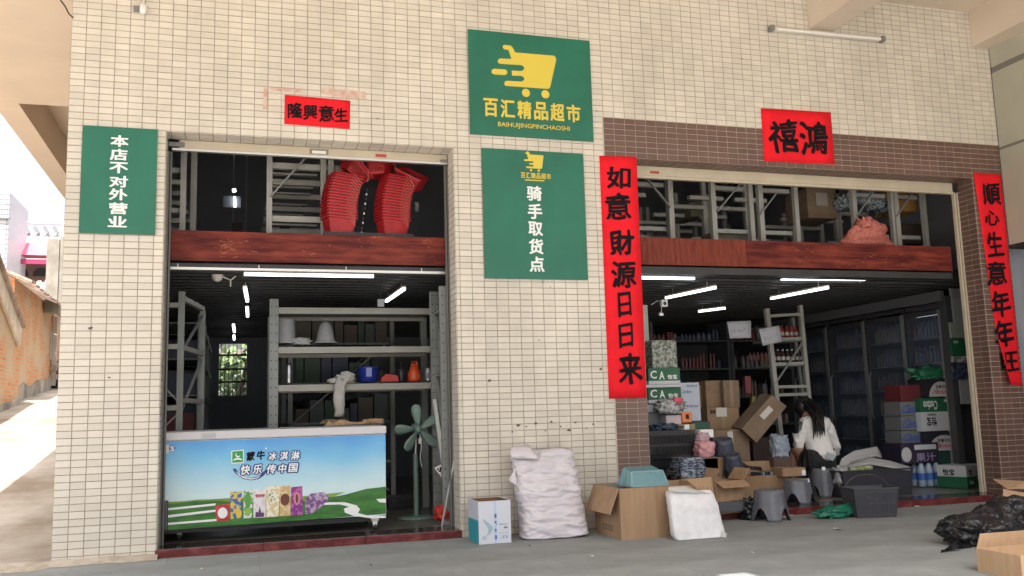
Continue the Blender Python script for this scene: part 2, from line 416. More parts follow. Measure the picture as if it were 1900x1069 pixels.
def scratches(t, spots, n, seed):
    r_ = random.Random(seed); mb = MB()
    for x, z, w in spots:
        for k in range(n):
            a = Vector((x+r_.uniform(-w,w), .2992, z+r_.uniform(-.06,.06))); b = a+Vector((r_.uniform(-.04,.06), 0, r_.uniform(-.022,.022))); mb.bar(a, b, .0006, r_.uniform(.0012,.003), SCR)
    mb.build('scratches', t)['kind'] = 'stuff'
wb = [o for o in bpy.data.objects if o.name.startswith('wooden_beam')]
zm = (za+zb_)/2; scratches(wb[0], [(1.10,zm,.05),(1.12,zm-.03,.04)], 16, 1); scratches(wb[0], [(2.0,zm+.06,.3),(2.7,zm+.04,.05),(1.6,zm,.6)], 7, 2)
zm = (zc+zd)/2; scratches(wb[1], [(6.3,zm+.03,.1),(7.3,zm-.03,.3),(6.8,zm-.07,.6)], 8, 3)
# ceiling edge rail under the beams
mb = MB(); mb.box(.672,2.866,.30,.345,2.1016,2.1211,ALU)
tag(mb.build('ceiling_rail'), 'thin silver rail running under the left plywood beam', 'rail')
mb = MB(); mb.box(4.492,8.04,.31,.40,2.1419,2.2036,CEIL)
tag(mb.build('ceiling_rail'), 'dark trim strip running under the right plywood beam', 'rail')
mb = MB(); mb.box(.672,2.866,.32,.40,2.122,2.1538,CEIL)
for u in (.75,1.35,2.03,2.65): mb.box(u,u+.006,.318,.3195,2.122,2.1494,ALU)
tag(mb.build('ceiling_trim'), 'black trim strip between left plywood beam and silver rail', 'trim')

# ---------------------------------------------------------------- signs and banners
def rectpx(y, *p): return p
cart = [(0,92),(4,97),(15,97),(24,80),(100,80),(104,76),(92,4),(88,0),(2,0),(-4,5),(0,10),(38,11),(43,16),(38,21),(18,21),(18,31),(38,31),(43,36),(38,41),(-10,41),(-15,46),(-10,51),(11,51),(10,60),(4,82),(-4,84),(-7,88)]
def sign(label, x0, x1, z0, z1, d=.018, group='green shop signs'):
    t = thing('sign_board', label, 'sign', ((x0+x1)/2, -.006, z0), group)
    B('panel', t, x0, x1, -.006-d, -.0062, z0, z1, GREEN, .001)
    return t
yS = -.026
t = sign('large green sign with yellow trolley logo, highest on the middle pier', 3.008, 4.095, 3.22, 4.122)
LOGO = [(3.3757,-.026,3.9566),(3.4186,-.026,3.9581),(3.4467,-.026,3.944),(3.4395,-.026,4.0197),(3.3107,-.026,4.0028)]
def pxpoly(pts_px, mt, parent, name, y=yS): return None
body = [(3.3131,-.0265,4.01),(3.3724,-.0265,4.0108),(3.391,-.0265,3.9959),(3.4135,-.0265,3.9527),(3.7608,-.0265,3.9556),(3.775,-.0265,3.9424),(3.7791,-.0265,3.921),(3.7167,-.0265,3.6761),(3.7063,-.0265,3.6586),(3.6868,-.0265,3.6547),(3.3195,-.0265,3.6515),(3.3083,-.0265,3.6694),(3.3183,-.0265,3.6913),(3.3349,-.0265,3.6974),(3.4629,-.0265,3.7008),(3.4824,-.0265,3.7142),(3.4877,-.0265,3.7312),(3.4739,-.0265,3.7466),(3.4549,-.0265,3.7498),(3.3789,-.0265,3.7458),(3.3778,-.0265,3.7906),(3.461,-.0265,3.7929),(3.4828,-.0265,3.8043),(3.4906,-.0265,3.824),(3.4792,-.0265,3.8396),(3.4578,-.0265,3.8449),(3.2731,-.0265,3.8406),(3.257,-.0265,3.8557),(3.2623,-.0265,3.8774),(3.2838,-.0265,3.8888),(3.3784,-.0265,3.8925),(3.3546,-.0265,3.9687),(3.3144,-.0265,3.9721),(3.3032,-.0265,3.9924)]
MB().poly(body, YEL).build('logo', t, fix=False)
dash = [(3.2249,-.0265,3.794),(3.3236,-.0265,3.7954),(3.3396,-.0265,3.7779),(3.3343,-.0265,3.7562),(3.3127,-.0265,3.745),(3.2189,-.0265,3.7442),(3.2005,-.0265,3.7567),(3.2036,-.0265,3.7828)]
MB().poly(dash, YEL).build('logo_dash', t, fix=False)
for u, v in ((976,172.5),(1012,175)):
    c = {976: (3.498,-.0265,3.6044), 1012: (3.6706,-.0265,3.6059)}[u]
    MB().poly([(c[0]+.036*math.cos(k*math.pi/10), c[1], c[2]+.036*math.sin(k*math.pi/10)) for k in range(20)], YEL).build('logo_wheel', t, fix=False)
xa, xb = 3.115, 3.995; za_, zb2 = 3.3748, 3.535
for i, ch in enumerate('百汇精品超市'):
    w = (xb-xa)/6; glyph('character', ch, Q(xa+i*w+.008, xa+(i+1)*w-.012, za_, zb2, -.0245), YEL, t, bold=.035)
za_, zb2 = 3.2857, 3.3372
glyph('lettering', 'BAIHUIJINGPINCHAOSHI', Q(3.245, 3.88, za_, zb2, -.0245), YEL, t, bold=.012)
t = sign('medium green sign with small logo and white characters, below the large sign', 3.103, 3.991, 2.022, 3.106)
def minicart(cx, z0, w, t):
    s = w/115; pts = [(cx+(x-46)*s, -.0265, z0+y*s) for x, y in cart]
    MB().poly(pts, YEL).build('logo', t, fix=False)
    for k in (26, 72): MB().poly([(cx+(k-46)*s+.011*math.cos(a*.6283), -.0265, z0-.016+.011*math.sin(a*.6283)) for a in range(10)], YEL).build('logo_wheel', t, fix=False)
minicart(3.55, 2.9529, .17, t)
for i, ch in enumerate('百汇精品超市'):
    glyph('character', ch, Q(3.43+i*.045, 3.43+i*.045+.04, 2.8656, 2.9164, -.0245), YEL, t, bold=.03)
mb = MB(); mb.box(3.465,3.635,-.0262,-.0245,2.8471,2.8564,YEL); mb.build('underline', t)
QS = [(3.4757,3.6079,2.6762,2.8047), (3.4802,3.6073,2.5212,2.6536), (3.4802,3.607,2.3805,2.5031), (3.4801,3.6065,2.2271,2.358), (3.48,3.6108,2.079,2.2092)]
for ch, q in zip('骑手取货点', QS): glyph('character', ch, Q(q[0], q[1], q[2], q[3], -.0245), SWHITE, t, bold=.035)
t = sign('narrow green sign with white vertical characters on the left pier', .103, .61, 2.304, 3.099)
QS = [(.2903,.4142,2.9486,3.0381),(.2896,.4096,2.8469,2.9361),(.2888,.4159,2.75,2.8348),(.2918,.4186,2.6454,2.7339),(.291,.4175,2.549,2.6372),(.294,.4203,2.4452,2.533),(.2896,.4193,2.3496,2.4331)]
for ch, q in zip('本店不对外营业', QS): glyph('character', ch, Q(q[0], q[1], q[2], q[3], -.0245), SWHITE, t, bold=.035)

def paper(name, pts, y, mt, parent, curl=None, nx=4, nz=24):
    """pts: four corners TL,TR,BR,BL; a slightly wavy sheet hung in front of the wall"""
    TL, TR, BR_, BL = (Vector(p) for p in pts); vs = []; fs = []
    for j in range(nz+1):
        v = j/nz
        for i in range(nx+1):
            u = i/nx; p = (TL.lerp(TR, u)).lerp(BL.lerp(BR_, u), v)
            p.y = y - .0015*(1+math.sin(v*17+u*3)) - (curl(u, v) if curl else 0); vs.append(p)
    for j in range(nz):
        for i in range(nx): a = j*(nx+1)+i; fs.append((a, a+nx+1, a+nx+2, a+1))
    mb = MB(); mb.add(vs, fs, mt)
    o = mb.build(name, parent, smooth=True, fix=False)
    s = o.modifiers.new('thick', 'SOLIDIFY'); s.thickness = .0008; s.offset = -1
    return o
t = thing('couplet_banner', 'long red paper couplet with seven characters beside the middle pier', 'banner', (4.3,-.01,1.03), 'red paper couplets')
paper('sheet', ((4.1466,-.01,3.1012), (4.4944,-.01,3.1112), (4.4822,-.01,1.0348), (4.1413,-.01,1.0335)), -.009, RED, t)
QS = [(4.2014,4.4277,2.8193,3.0145),(4.175,4.4199,2.5453,2.7764),(4.2005,4.4295,2.238,2.4666),(4.2075,4.4355,1.961,2.192),(4.2543,4.3776,1.7138,1.9197),(4.252,4.3846,1.4598,1.6637),(4.2339,4.4543,1.1584,1.4098)]
for i, (ch, q) in enumerate(zip('如意財源日日来', QS)): glyph('character', ch, Q(q[0], q[1], q[2], q[3], -.0145), INK, t, bold=.026, brush=.045, seed=i, slant=.0)
t = thing('couplet_banner', 'long red paper couplet with a peeling lower corner at the right edge', 'banner', (8.3,-.01,1.06), 'red paper couplets')
def curl2(u, v): return 1.1*max(0, v-.76)*max(0, .32-u)
paper('sheet', ((8.1086,-.01,3.1551), (8.4454,-.01,3.1501), (8.4363,-.01,1.0657), (8.2183,-.01,1.085)), -.009, RED, t, curl=curl2, nx=8, nz=40)
QS = [(8.1845,8.3969,2.836,3.0493),(8.1818,8.3602,2.6301,2.7765),(8.1762,8.3737,2.3193,2.5665),(8.1346,8.3834,2.0323,2.2769),(8.1568,8.3851,1.7273,1.9906),(8.1591,8.3929,1.4249,1.7012),(8.1967,8.4106,1.1969,1.3934)]
for i, (ch, q) in enumerate(zip('順心生意年年旺', QS)): glyph('character', ch, Q(q[0], q[1], q[2], q[3], -.020), INK, t, bold=.024, brush=.045, seed=i+10)
t = thing('red_notice', 'small red paper with four brushed characters above the left opening', 'banner', (1.78,-.01,3.2), 'small red papers')
paper('sheet', ((1.5269,-.01,3.442), (2.0323,-.01,3.4319), (2.0271,-.01,3.1992), (1.524,-.01,3.2073)), -.008, RED, t, nx=8, nz=6)
QS = [(1.5457,1.6643,3.2595,3.3814),(1.6684,1.7758,3.2545,3.3725),(1.7841,1.9009,3.2452,3.3814),(1.9051,2.0103,3.253,3.3678)]
for i, (ch, q) in enumerate(zip('隆興意生', QS)): glyph('character', ch, Q(q[0], q[1], q[2], q[3], -.0135), INK, t, bold=.026, brush=.045, seed=i+20)
t = thing('red_notice', 'larger red paper with two brushed characters above the right opening', 'banner', (6.1,-.01,3.15), 'small red papers')
paper('sheet', ((5.762,-.01,3.6396), (6.5136,-.01,3.6546), (6.5131,-.01,3.1491), (5.7614,-.01,3.1417)), -.008, RED, t, nx=6, nz=6)
QS = [(5.8222,6.1425,3.2335,3.5472),(6.1524,6.4506,3.2312,3.5483)]
for i, (ch, q) in enumerate(zip('禧鴻', QS)): glyph('character', ch, Q(q[0], q[1], q[2], q[3], -.0135), INK, t, bold=.026, brush=.045, seed=i+30)

# unlit batten light high on the wall
t = thing('batten_light', 'unlit white batten light fixed high on the tiles', 'light', (6.5,-.03,4.4))
p, q = (5.9054,-.04,4.4033), (7.1292,-.04,4.4158)
MB().bar(p, q, .05, .03, OFFT).build('housing', t, .004)
MB().tube([Vector(p)+Vector((.05,-.035,-.012)), Vector(q)+Vector((-.05,-.035,-.012))], .012, WHITE, 10).build('glass_tube', t)
for e in (p, q): MB().box(e[0]-.018, e[0]+.018, -.085, -.02, e[2]-.025, e[2]+.022, mat('stop_grey')).build('end_cap', t)
# small camera top left
t = thing('wall_camera', 'small white camera on a bracket at the top left of the wall', 'camera', (.55,-.03,4.7))
c = Vector((.4904,-.05,4.0373))
MB().lathe([(.0,0),(.022,.004),(.026,.03),(.022,.07),(.012,.08)], WHITE, c-Vector((0,0,.06)), 14).build('body', t, smooth=True)
MB().box(c.x-.07, c.x-.03, -.03, -.006, c.z-.03, c.z+.01, mat('stop_grey')).build('bracket', t)
MB().tube([c+Vector((0,0,.02)), c+Vector((0,.03,.09)), c+Vector((.05,.04,.12))], .006, WHITE, 6).build('cable', t)
MB().tube([Vector((-.0661,-.1,4.0043)), Vector((-.0359,-.08,3.9671)), Vector((-.0173,-.03,3.9333)), Vector((.0088,-.008,3.9165))], .006, mat('cable_dark', (.05,.045,.04), .5), 6).build('loose_cable')
o = bpy.data.objects['loose_cable']; tag(o, 'black loose cable at the top left corner of the facade', 'cable')
# ---------------------------------------------------------------- neighbour on the right
nb = thing('neighbour_building', 'pale green-grey neighbouring wall projecting at the right edge', 'building', (8.47,-2,0))
NW = mat('pale_wall', (.42,.41,.33), .8, var=.08, scale=1.2)
B('panel', nb, 8.462, 8.7, -5, -.0065, 2.44, 3.40, NW); B('panel', nb, 8.462, 8.7, -5, -.0065, 3.43, 4.20, NW); B('panel', nb, 8.462, 8.7, -5, -.0065, 4.26, 4.459, NW)
JB = mat('joint_grey', (.19,.18,.16), .8)
B('joint_band', nb, 8.466, 8.7, -5, -.0065, 3.401, 3.429, JB); B('joint_band', nb, 8.466, 8.7, -5, -.0065, 4.201, 4.259, JB)
B('joint_band', nb, 8.466, 8.7, -5, -.0065, 2.40, 2.439, DARK)
B('dark_wall', nb, 9.6, 9.7, -5, -.1, 0, 2.4, DARK)
t = thing('folding_gate', 'maroon folding lattice gate at the right edge of the frontage', 'gate', (8.6,-.6,0))
mg = mat('maroon_paint', (.16,.03,.035), .5)
for k in range(8):
    y = -.12-k*.22
    MB().bar((8.6,y,.0),(8.6,y,2.38),.025,.03,mg).build('bar', t)
    mb = MB()
    for z in range(7): mb.bar((8.6,y,.1+z*.32),(8.6,y-.22,.42+z*.32),.012,.02,mg); mb.bar((8.6,y,.42+z*.32),(8.6,y-.22,.1+z*.32),.012,.02,mg)
    mb.build('lattice', t)

# ---------------------------------------------------------------- old houses along the alley
def brickmat(name, c1, c2, mort, sc):
    if name in MATS: return MATS[name]
    M = bpy.data.materials.new(name); M.use_nodes = True; N = M.node_tree.nodes; L = M.node_tree.links; b = N['Principled BSDF']
    tc = N.new('ShaderNodeTexCoord'); mp = N.new('ShaderNodeMapping'); mp.inputs['Rotation'].default_value = (0, R(90), R(90))
    sx = N.new('ShaderNodeSeparateXYZ'); cx = N.new('ShaderNodeCombineXYZ'); L.new(tc.outputs['Object'], sx.inputs[0])
    ad = N.new('ShaderNodeMath'); L.new(sx.outputs[0], ad.inputs[0]); L.new(sx.outputs[1], ad.inputs[1])
    L.new(ad.outputs[0], cx.inputs[0]); L.new(sx.outputs[2], cx.inputs[1])
    br = N.new('ShaderNodeTexBrick'); br.inputs['Scale'].default_value = sc; br.inputs['Color1'].default_value = (*c1,1); br.inputs['Color2'].default_value = (*c2,1)
    br.inputs['Mortar'].default_value = (*mort,1); br.inputs['Mortar Size'].default_value = .012; br.inputs['Brick Width'].default_value = .24; br.inputs['Row Height'].default_value = .075
    L.new(cx.outputs[0], br.inputs['Vector'])
    nz = N.new('ShaderNodeTexNoise'); nz.inputs['Scale'].default_value = 1.3; nz.inputs['Detail'].default_value = 8; L.new(tc.outputs['Object'], nz.inputs['Vector'])
    mx = N.new('ShaderNodeMix'); mx.data_type = 'RGBA'; mx.inputs['B'].default_value = (.52,.38,.24,1)
    cr = N.new('ShaderNodeValToRGB'); cr.color_ramp.elements[0].position = .45; cr.color_ramp.elements[1].position = .62; L.new(nz.outputs[0], cr.inputs[0])
    L.new(cr.outputs[0], mx.inputs['Factor']); L.new(br.outputs[0], mx.inputs['A']); L.new(mx.outputs['Result'], b.inputs['Base Color'])
    b.inputs['Roughness'].default_value = .9
    bp = N.new('ShaderNodeBump'); bp.inputs['Strength'].default_value = .6; bp.inputs['Distance'].default_value = .01; L.new(br.outputs['Fac'], bp.inputs['Height']); bp.invert = True
    L.new(bp.outputs[0], b.inputs['Normal']); MATS[name] = M; return M
BRK = brickmat('old_brick', (.56,.20,.07), (.66,.30,.12), (.50,.36,.22), 1)
PLINTH = mat('stained_plinth', (.16,.14,.11), .9, rgb2=(.48,.42,.34), scale=1.6, stretch=(1,1,.5), detail=8.)
ROOFT = mat('old_roof_tile', (.26,.19,.15), .9, rgb2=(.48,.38,.31), scale=5, rand=.15)
def house(label, x, pts, zpl, depth=3.2):
    """pts: (y, ztop) along the face that looks at the alley"""
    ys = [p[0] for p in pts]; t = thing('brick_house', label, 'house', (x, ys[0], ramp(ys[0])), 'old brick houses up the alley')
    prof = [(x, ys[0], 0), ] + [(x, y, z) for y, z in pts] + [(x, ys[-1], 0)]
    MB().prism(prof, (-depth, 0, 0), BRK).build('wall', t)
    n = 14; vs = []
    lo = [(x+.03, ys[0]+(ys[-1]-ys[0])*i/n, ramp(ys[0]+(ys[-1]-ys[0])*i/n)-.1) for i in range(n+1)]
    hi = [(x+.03, p[1], p[2]+zpl*.55-.05+.14*noise.noise(Vector((p[1]*1.3, 3, x)))) for p in lo]
    mb = MB()
    for i in range(n): mb.prism([lo[i], lo[i+1], hi[i+1], hi[i]], (-.05,0,0), PLINTH)
    mb.build('plinth', t)
    return t
xA, xB = -2.86, -3.02
p1 = (-2.86,11.1825,3.6066); p2 = (-2.86,12.7729,2.8866)
h1 = house('nearer weathered brick house with a sloping verge up the left alley', xA, [(6.5, p1[2]+(p1[1]-6.5)*(p1[2]-p2[2])/(p2[1]-p1[1])), (p2[1], p2[2]), (13.1, p2[2]-.02)], .55)
mb = MB(); ya, za = 6.5, p1[2]+(p1[1]-6.5)*(p1[2]-p2[2])/(p2[1]-p1[1])
mb.bar((xA+.06,ya,za+.03),(xA+.06,p2[1]+.1,p2[2]),.12,.06,ROOFT); mb.build('verge', h1)
mb = MB(); mb.bar((xA+.035,ya,za-.24),(xA+.035,p2[1]+.05,p2[2]-.22),.05,.36,mat('verge_mortar', (.60,.50,.38), .9, var=.2, scale=3)); mb.build('mortar_band', h1)
q1 = (-3.02,11.8998,3.7523); q2 = (-3.02,15.5895,3.4798)
h2 = house('farther orange brick house with ragged tiled eaves up the left alley', xB, [(13.12, (-3.02,13.2745,3.6543)[2] if False else 3.9), (18.4, 3.75)], .75)
mb = MB()
for i in range(26):
    y = 13.0+i*.21; z = 3.92-.15*i/26
    mb.bar((xB+.35, y, z-.12+rnd.uniform(-.02,.02)), (xB-1.6, y, z+.75), .17, .05, ROOFT)
mb.build('eaves_tiles', h2)['kind'] = 'stuff'
B('downpipe', h2, xB+.02, xB+.12, 17.2, 17.3, 1.9, 3.6, mat('pale_pipe', (.5,.45,.38), .7))
# far red block, awning house
fa = thing('far_building', 'far brown building with a magenta awning and two arched windows', 'building', (-6,30,2), 'far buildings beyond the alley')
y = 30.
def FB(nm, par, u0, v0, u1, v1, yy, d, mt): pass
x0,x1,z0,z1 = -6.9077,-4.8626,5.8954,6.9413; B('wall', fa, x0, x1+2.5, 30, 34, 0, z1, mat('brown_render', (.17,.11,.09), .85, var=.1))
x0,x1,z0,z1 = -6.8779,-4.9334,7.1034,7.691; MB().prism([(x0,29.98,z1),(x0,29.2,z0),(x0,29.98,z0)], (x1-x0,0,0), mat('magenta_awning', (.50,.13,.20), .7)).build('awning', fa)
x0,x1,z0,z1 = -6.6797,-4.7557,6.7597,6.9366; B('awning_fascia', fa, x0, x1, 29.1, 29.19, z0, z1, mat('magenta_fascia', (.30,.03,.09), .6))
for u in (-6.334, -5.6544):
    zc = 6.4427
    mb = MB(); mb.poly([(u+.28*math.cos(a*.2618), 29.95, zc+.32*math.sin(a*.2618)) for a in range(13)], DARK); o = mb.build('arched_window', fa, fix=False)
wt = mat('white_wall_tile', (.62,.62,.66), .5, var=.05)
far = thing('far_building', 'far white tiled building with a slatted rooftop pergola', 'building', (-6,34,2), 'far buildings beyond the alley')
x0,x1,z0,z1 = -7.1135,-5.1136,7.8524,8.1864; B('wall', far, x0, x1+3, 34.1, 38, 0, z1+.7, wt)
x0,x1,z0,z1 = -7.0639,-5.1334,8.5434,8.6273; B('pergola_rail', far, x0, x1+3, 32.0, 32.3, z0+.3, z1+.3, wt)
for k in range(5):
    u = (28+k*18); a = {0:(-7.0137,32,8.6767),1:(-6.674,32,8.6878),2:(-6.3324,32,8.6989),3:(-5.9889,32,8.7102),4:(-5.6434,32,8.7214)}[k]; b = {0:(-6.8518,32,8.4037),1:(-6.5115,32,8.414),2:(-6.1694,32,8.4244),3:(-5.8253,32,8.4348),4:(-5.4792,32,8.4453)}[k]
    MB().bar(a, b, .14, .12, mat('grey_slat', (.20,.20,.22), .7)).build('pergola_slat', far)
x0,x1,z0,z1 = -7.2637,-5.285,8.3565,8.4209; B('pergola_rail', far, x0, x1+3, 32.05, 32.25, z0, z1, wt)
fl = thing('far_building', 'far narrow white tiled tower at the left picture edge', 'building', (-7,28,2), 'far buildings beyond the alley')
x0,x1,z0,z1 = -7.4272,-6.1795,7.9931,8.8864; B('wall', fl, x0, x1, 27, 30, 0, z1, wt); B('ledge', fl, x0, x1+.06, 26.9, 26.99, z0-.05, z0, mat('grey_slat'))
mb = MB()
for k in range(26): z = z1-.1-k*.17; mb.box(x0, x1, 26.985, 26.995, z, z+.018, mat('grey_slat'))
for k in range(8): xx = x1-.05-k*.28; mb.box(xx, xx+.018, 26.985, 26.995, 2, z1, mat('grey_slat'))
mb.build('tile_joints', fl)
# concrete wall end and clutter
t = thing('concrete_block', 'tall grey concrete wall end beside the alley', 'wall', (-2.2,14,2))
x0,x1,z0,z1 = -2.9823,-2.7229,3.5272,5.2516; B('slab', t, x0, x1, 16, 16.3, z0, z1, mat('stained_concrete', (.17,.155,.125), .9, rgb2=(.28,.26,.22), scale=2))
B('side_slab', t, x1+.005, x1+1.0, 16.05, 17, z0-.05, z1+.05, mat('stained_concrete'))
t = thing('tiled_shed', 'low shed with broken grey roof tiles below the brown building', 'shed', (-5,22,2), None)
x0,x1,z0,z1 = -4.8864,-3.9043,4.3859,5.3285
B('wall', t, x0-1, x1+.6, 22.4, 25, 0, z0+.3, BRK)
for i in range(22):
    xx = x0-.6+i*(x1-x0+1.2)/22
    MB().bar((xx,24.6,z1+.1+rnd.uniform(-.04,.04)),(xx+.15,21.8,z0+.15+rnd.uniform(-.05,.05)),.12,.07,ROOFT).build('roof_tile', t)
a, b = (-3.8759,21.5,5.2607), (-4.0199,21.5,4.6373)
MB().bar(a, b, .35, .04, WHITE).build('white_sheet', t)
t = thing('meter_box', 'grey electrical box hanging on the alley wall', 'box', (-3,17,3))
x0,x1,z0,z1 = -3.17,-2.9955,2.5041,3.2117; B('case', t, x0, x1, 17, 17.3, z0, z1, mat('box_grey', (.33,.31,.27), .6), .01); B('side', t, x0-.12, x0-.005, 17.02, 17.28, z0, z1, mat('box_dark', (.08,.07,.06), .6))
t = thing('air_conditioner', 'old outdoor air conditioner above the electrical box', 'appliance', (-3,17.5,3.4))
x0,x1,z0,z1 = -3.2594,-3.034,3.2626,3.4467; B('case', t, x0, x1, 17.4, 17.8, z0, z1, mat('old_white', (.5,.42,.36), .7), .01)
c = (-3.1747,17.39,3.3536); MB().poly([(c[0]+.06*math.cos(k*.628), 17.39, c[2]+.06*math.sin(k*.628)) for k in range(10)], DARK).build('fan_grille', t, fix=False)
t = thing('brick_pier', 'short orange brick wall piece above the air conditioner', 'wall', (-3,18,3.6))
x0,x1,z0,z1 = -3.3401,-3.1331,3.5083,3.7785; B('brickwork', t, x0, x1, 18, 18.5, z0, z1, BRK)
x0,x1,z0,z1 = -3.2279,-3.0171,2.2999,2.8456; B('brickwork', t, x0, x1+.5, 18.5, 19, z0, z1, BRK)
mb = MB()
for k in range(60):
    c = Vector((-3.097,17.6,2.1884)) + Vector((rnd.uniform(-.1,.5), rnd.uniform(-.4,.6), rnd.uniform(-.35,.35)))
    s = rnd.uniform(.04,.12); mb.box(c.x-s, c.x+s, c.y-s, c.y+s, c.z-s*.6, c.z+s*.5, [PLINTH, ROOFT, mat('old_white'), DARK][k % 4], None)
o = mb.build('rubble'); tag(o, 'rubble and old household junk piled at the end of the brick wall', 'rubble', None, 'stuff')
t = thing('window_shutter', 'blue-grey shuttered window between junk and tiled pier', 'window', (-2.6,19,3))
x0,x1,z0,z1 = -3.3427,-3.1746,2.8487,3.5478; B('frame', t, x0, x1+.6, 19.5, 19.6, z0, z1, mat('blue_grey', (.20,.24,.28), .6))
for k in range(3): B('louvre', t, x0+.03, x1+.6, 19.46, 19.495, z0+.05+k*(z1-z0)/3, z0+(k+.75)*(z1-z0)/3, mat('pale_louvre', (.42,.46,.48), .6))
# greenery seen through the rear window
t = thing('garden_tree', 'sunlit green bush seen through the barred rear window', 'plant', (1.2,9.4,0))
MB().tube([(1.3,9.6,0),(1.25,9.6,1.2),(1.5,9.5,2.4)], [.07,.05,.02], mat('bark', (.12,.09,.06), .9), 8).build('trunk', t)
mb = MB(); lm = [mat('leaf_a', (.16,.25,.09), .6), mat('leaf_b', (.26,.36,.16), .6)]
for k in range(1300):
    c = Vector((min(2.6,max(.25,rnd.gauss(1.2,.7))), rnd.gauss(10,.45), rnd.gauss(1.55,.42))); d = Vector((rnd.uniform(-1,1), rnd.uniform(-1,1), rnd.uniform(-1,1))).normalized(); e = d.orthogonal()*.045
    d *= .07; mb.add([c-d, c+e, c+d, c-e], [(0,1,2,3)], lm[k % 2])
mb.build('crown', t, fix=False)
t = thing('garden_wall', 'pale garden wall behind the bush beyond the rear window', 'wall', (1.2,12,0)); B('wall', t, -1.5, 4, 12, 12.2, 0, 2.2, mat('pale_garden', (.5,.5,.46), .8, rgb2=(.30,.36,.25), scale=3))
rw = thing('barred_window', 'bright barred window in the rear wall seen down the left aisle', 'window', (1.17,6.62,1.3))
for k in range(7): B('bar', rw, wx0+.02+k*.055, wx0+.028+k*.055, 6.63, 6.64, wz0, wz1, DARK)
for z in (1.48, 1.66, 1.86): B('crossbar', rw, wx0, wx1, 6.6, 6.63, z, z+.025, DARK)
B('pane', rw, wx0, wx1, 6.67, 6.675, wz0, wz1, mat('window_glass', (.8,.85,.85), .05, alpha=.15))
B('sill', rw, wx0-.02, wx1+.02, 6.56, 6.599, wz0-.03, wz0, STEEL)

# ---------------------------------------------------------------- lights inside
tl = 'lit tube lights inside the shop'
def tubelight(label, p, q, drop=.035):
    p, q = Vector(p), Vector(q); c = (p+q)/2
    t = thing('tube_light', label, 'light', c, tl)
    MB().bar(p, q, .026, .02, TUBE).build('tube', t)
    MB().bar(p+Vector((0,0,.0185)), q+Vector((0,0,.0185)), .034, .015, OFFT).build('housing', t)
    d = (q-p).normalized()
    for k in (.15, .85):
        c = p.lerp(q, k); MB().tube([c+Vector((0,0,.027)), (c.x, c.y, 2.117)], .003, ALU, 5).build('hanger', t)
tubelight('long lit tube light behind the silver rail, above the freezer', (1.2444,.55,2.1101), (2.2881,.55,2.1096))
tubelight('nearest of the lit tube lights down the left aisle', (1.2563,.9389,2.05), (1.2896,1.8194,2.05))
tubelight('second of the lit tube lights down the left aisle', (1.295,2.3364,2.05), (1.3125,3.125,2.05))
tubelight('third, smaller lit tube light far down the left aisle', (1.167,4.0572,2.05), (1.1812,4.9429,2.05))
tubelight('farthest tiny lit tube light down the left aisle', (1.1758,5.4799,2.05), (1.1805,6.0669,2.05))
tubelight('slanting lit tube light behind the right end of the shelf rack', (2.5864,1.732,2.05), (2.6022,.8513,2.05))
tubelight('lit tube light beside the middle couplet banner', (4.5122,.5,2.1288), (5.2626,.5,2.1307))
tubelight('slanting lit tube light by the white ceiling socket', (5.3199,1.2062,2.04), (5.4478,.4499,2.04))
tubelight('short lit tube light over the dark shelves', (6.3526,2.4386,2.05), (6.5021,2.1085,2.05))
tubelight('longest lit tube light under the right plywood beam', (6.1961,.5,2.1402), (7.2423,.5,2.151))
tubelight('slanting lit tube light just below the longest one', (6.4994,1.163,2.04), (6.5953,.3447,2.04))
tubelight('small lit tube light seen through the upper left opening', (1.1189,3.5,3.9589), (1.319,3.5,3.9609))
t = thing('tube_light', 'small bright tube light reflected deep behind the left shelf rack', 'light', (2.8449,4.5,1.9314), tl); MB().bar((2.7701,4.5,1.9317), (2.9472,4.5,1.9311), .022, .022, TUBE).build('tube', t)  # emissive bar drawn for a reflection, no lamp of its own
t = thing('wall_lamp', 'glowing vertical lamp on a pale panel in the upper left opening', 'lamp', (1.1435,4,3.4377))  # reflection of a lamp in glass, built as emissive bars on a panel
x0,x1,z0,z1 = 1.0333,1.2342,3.4373,3.5741; B('panel', t, x0, x1, 4.0, 4.02, z0, z1, mat('pale_panel', (.2,.22,.24), .6))
MB().bar((1.1601,3.97,3.5616), (1.1677,3.97,3.4383), .03, .03, TUBE).build('tube', t); MB().bar((1.1529,3.97,3.6525), (1.1594,3.97,3.6202), .04, .04, TUBE).build('bulb', t)
# ceiling socket / security camera
t = thing('ceiling_camera', 'white square camera with wires beside the slanting tube light', 'camera', (5.1708,.95,1.9529))
x0,x1,z0,z1 = 5.1422,5.2056,1.9212,1.9899; B('case', t, x0, x1, .95, 1.0, z0, z1, WHITE, .004)
c = (5.1741,.945,1.9523); MB().poly([(c[0]+.018*math.cos(k*.628), .948, c[2]+.018*math.sin(k*.628)) for k in range(10)], BLACKP).build('lens', t, fix=False)
MB().tube([(5.1594,.96,1.9699), (5.122,1,1.9851), (5.0506,1,1.9422)], .003, WHITE, 5).build('wire', t); MB().tube([(5.1455,.96,1.9275), (5.1467,.98,1.8772), (5.1392,.98,1.8455)], .003, WHITE, 5).build('wire', t)
x0,x1,z0,z1 = 5.1172,5.1575,1.8338,1.8602; B('plug', t, x0, x1, .96, .98, z0, z1, WHITE)
t = thing('ceiling_fan', 'cream ceiling fan motor with short bent arms near the silver rail', 'fan', (1.0393,.7,2.1029))
c = (1.0357,.7,2.0673); MB().lathe([(.01,0),(.03,.01),(.045,.04),(.048,.07),(.04,.085)], OFFT, c, 16).build('motor', t, smooth=True)
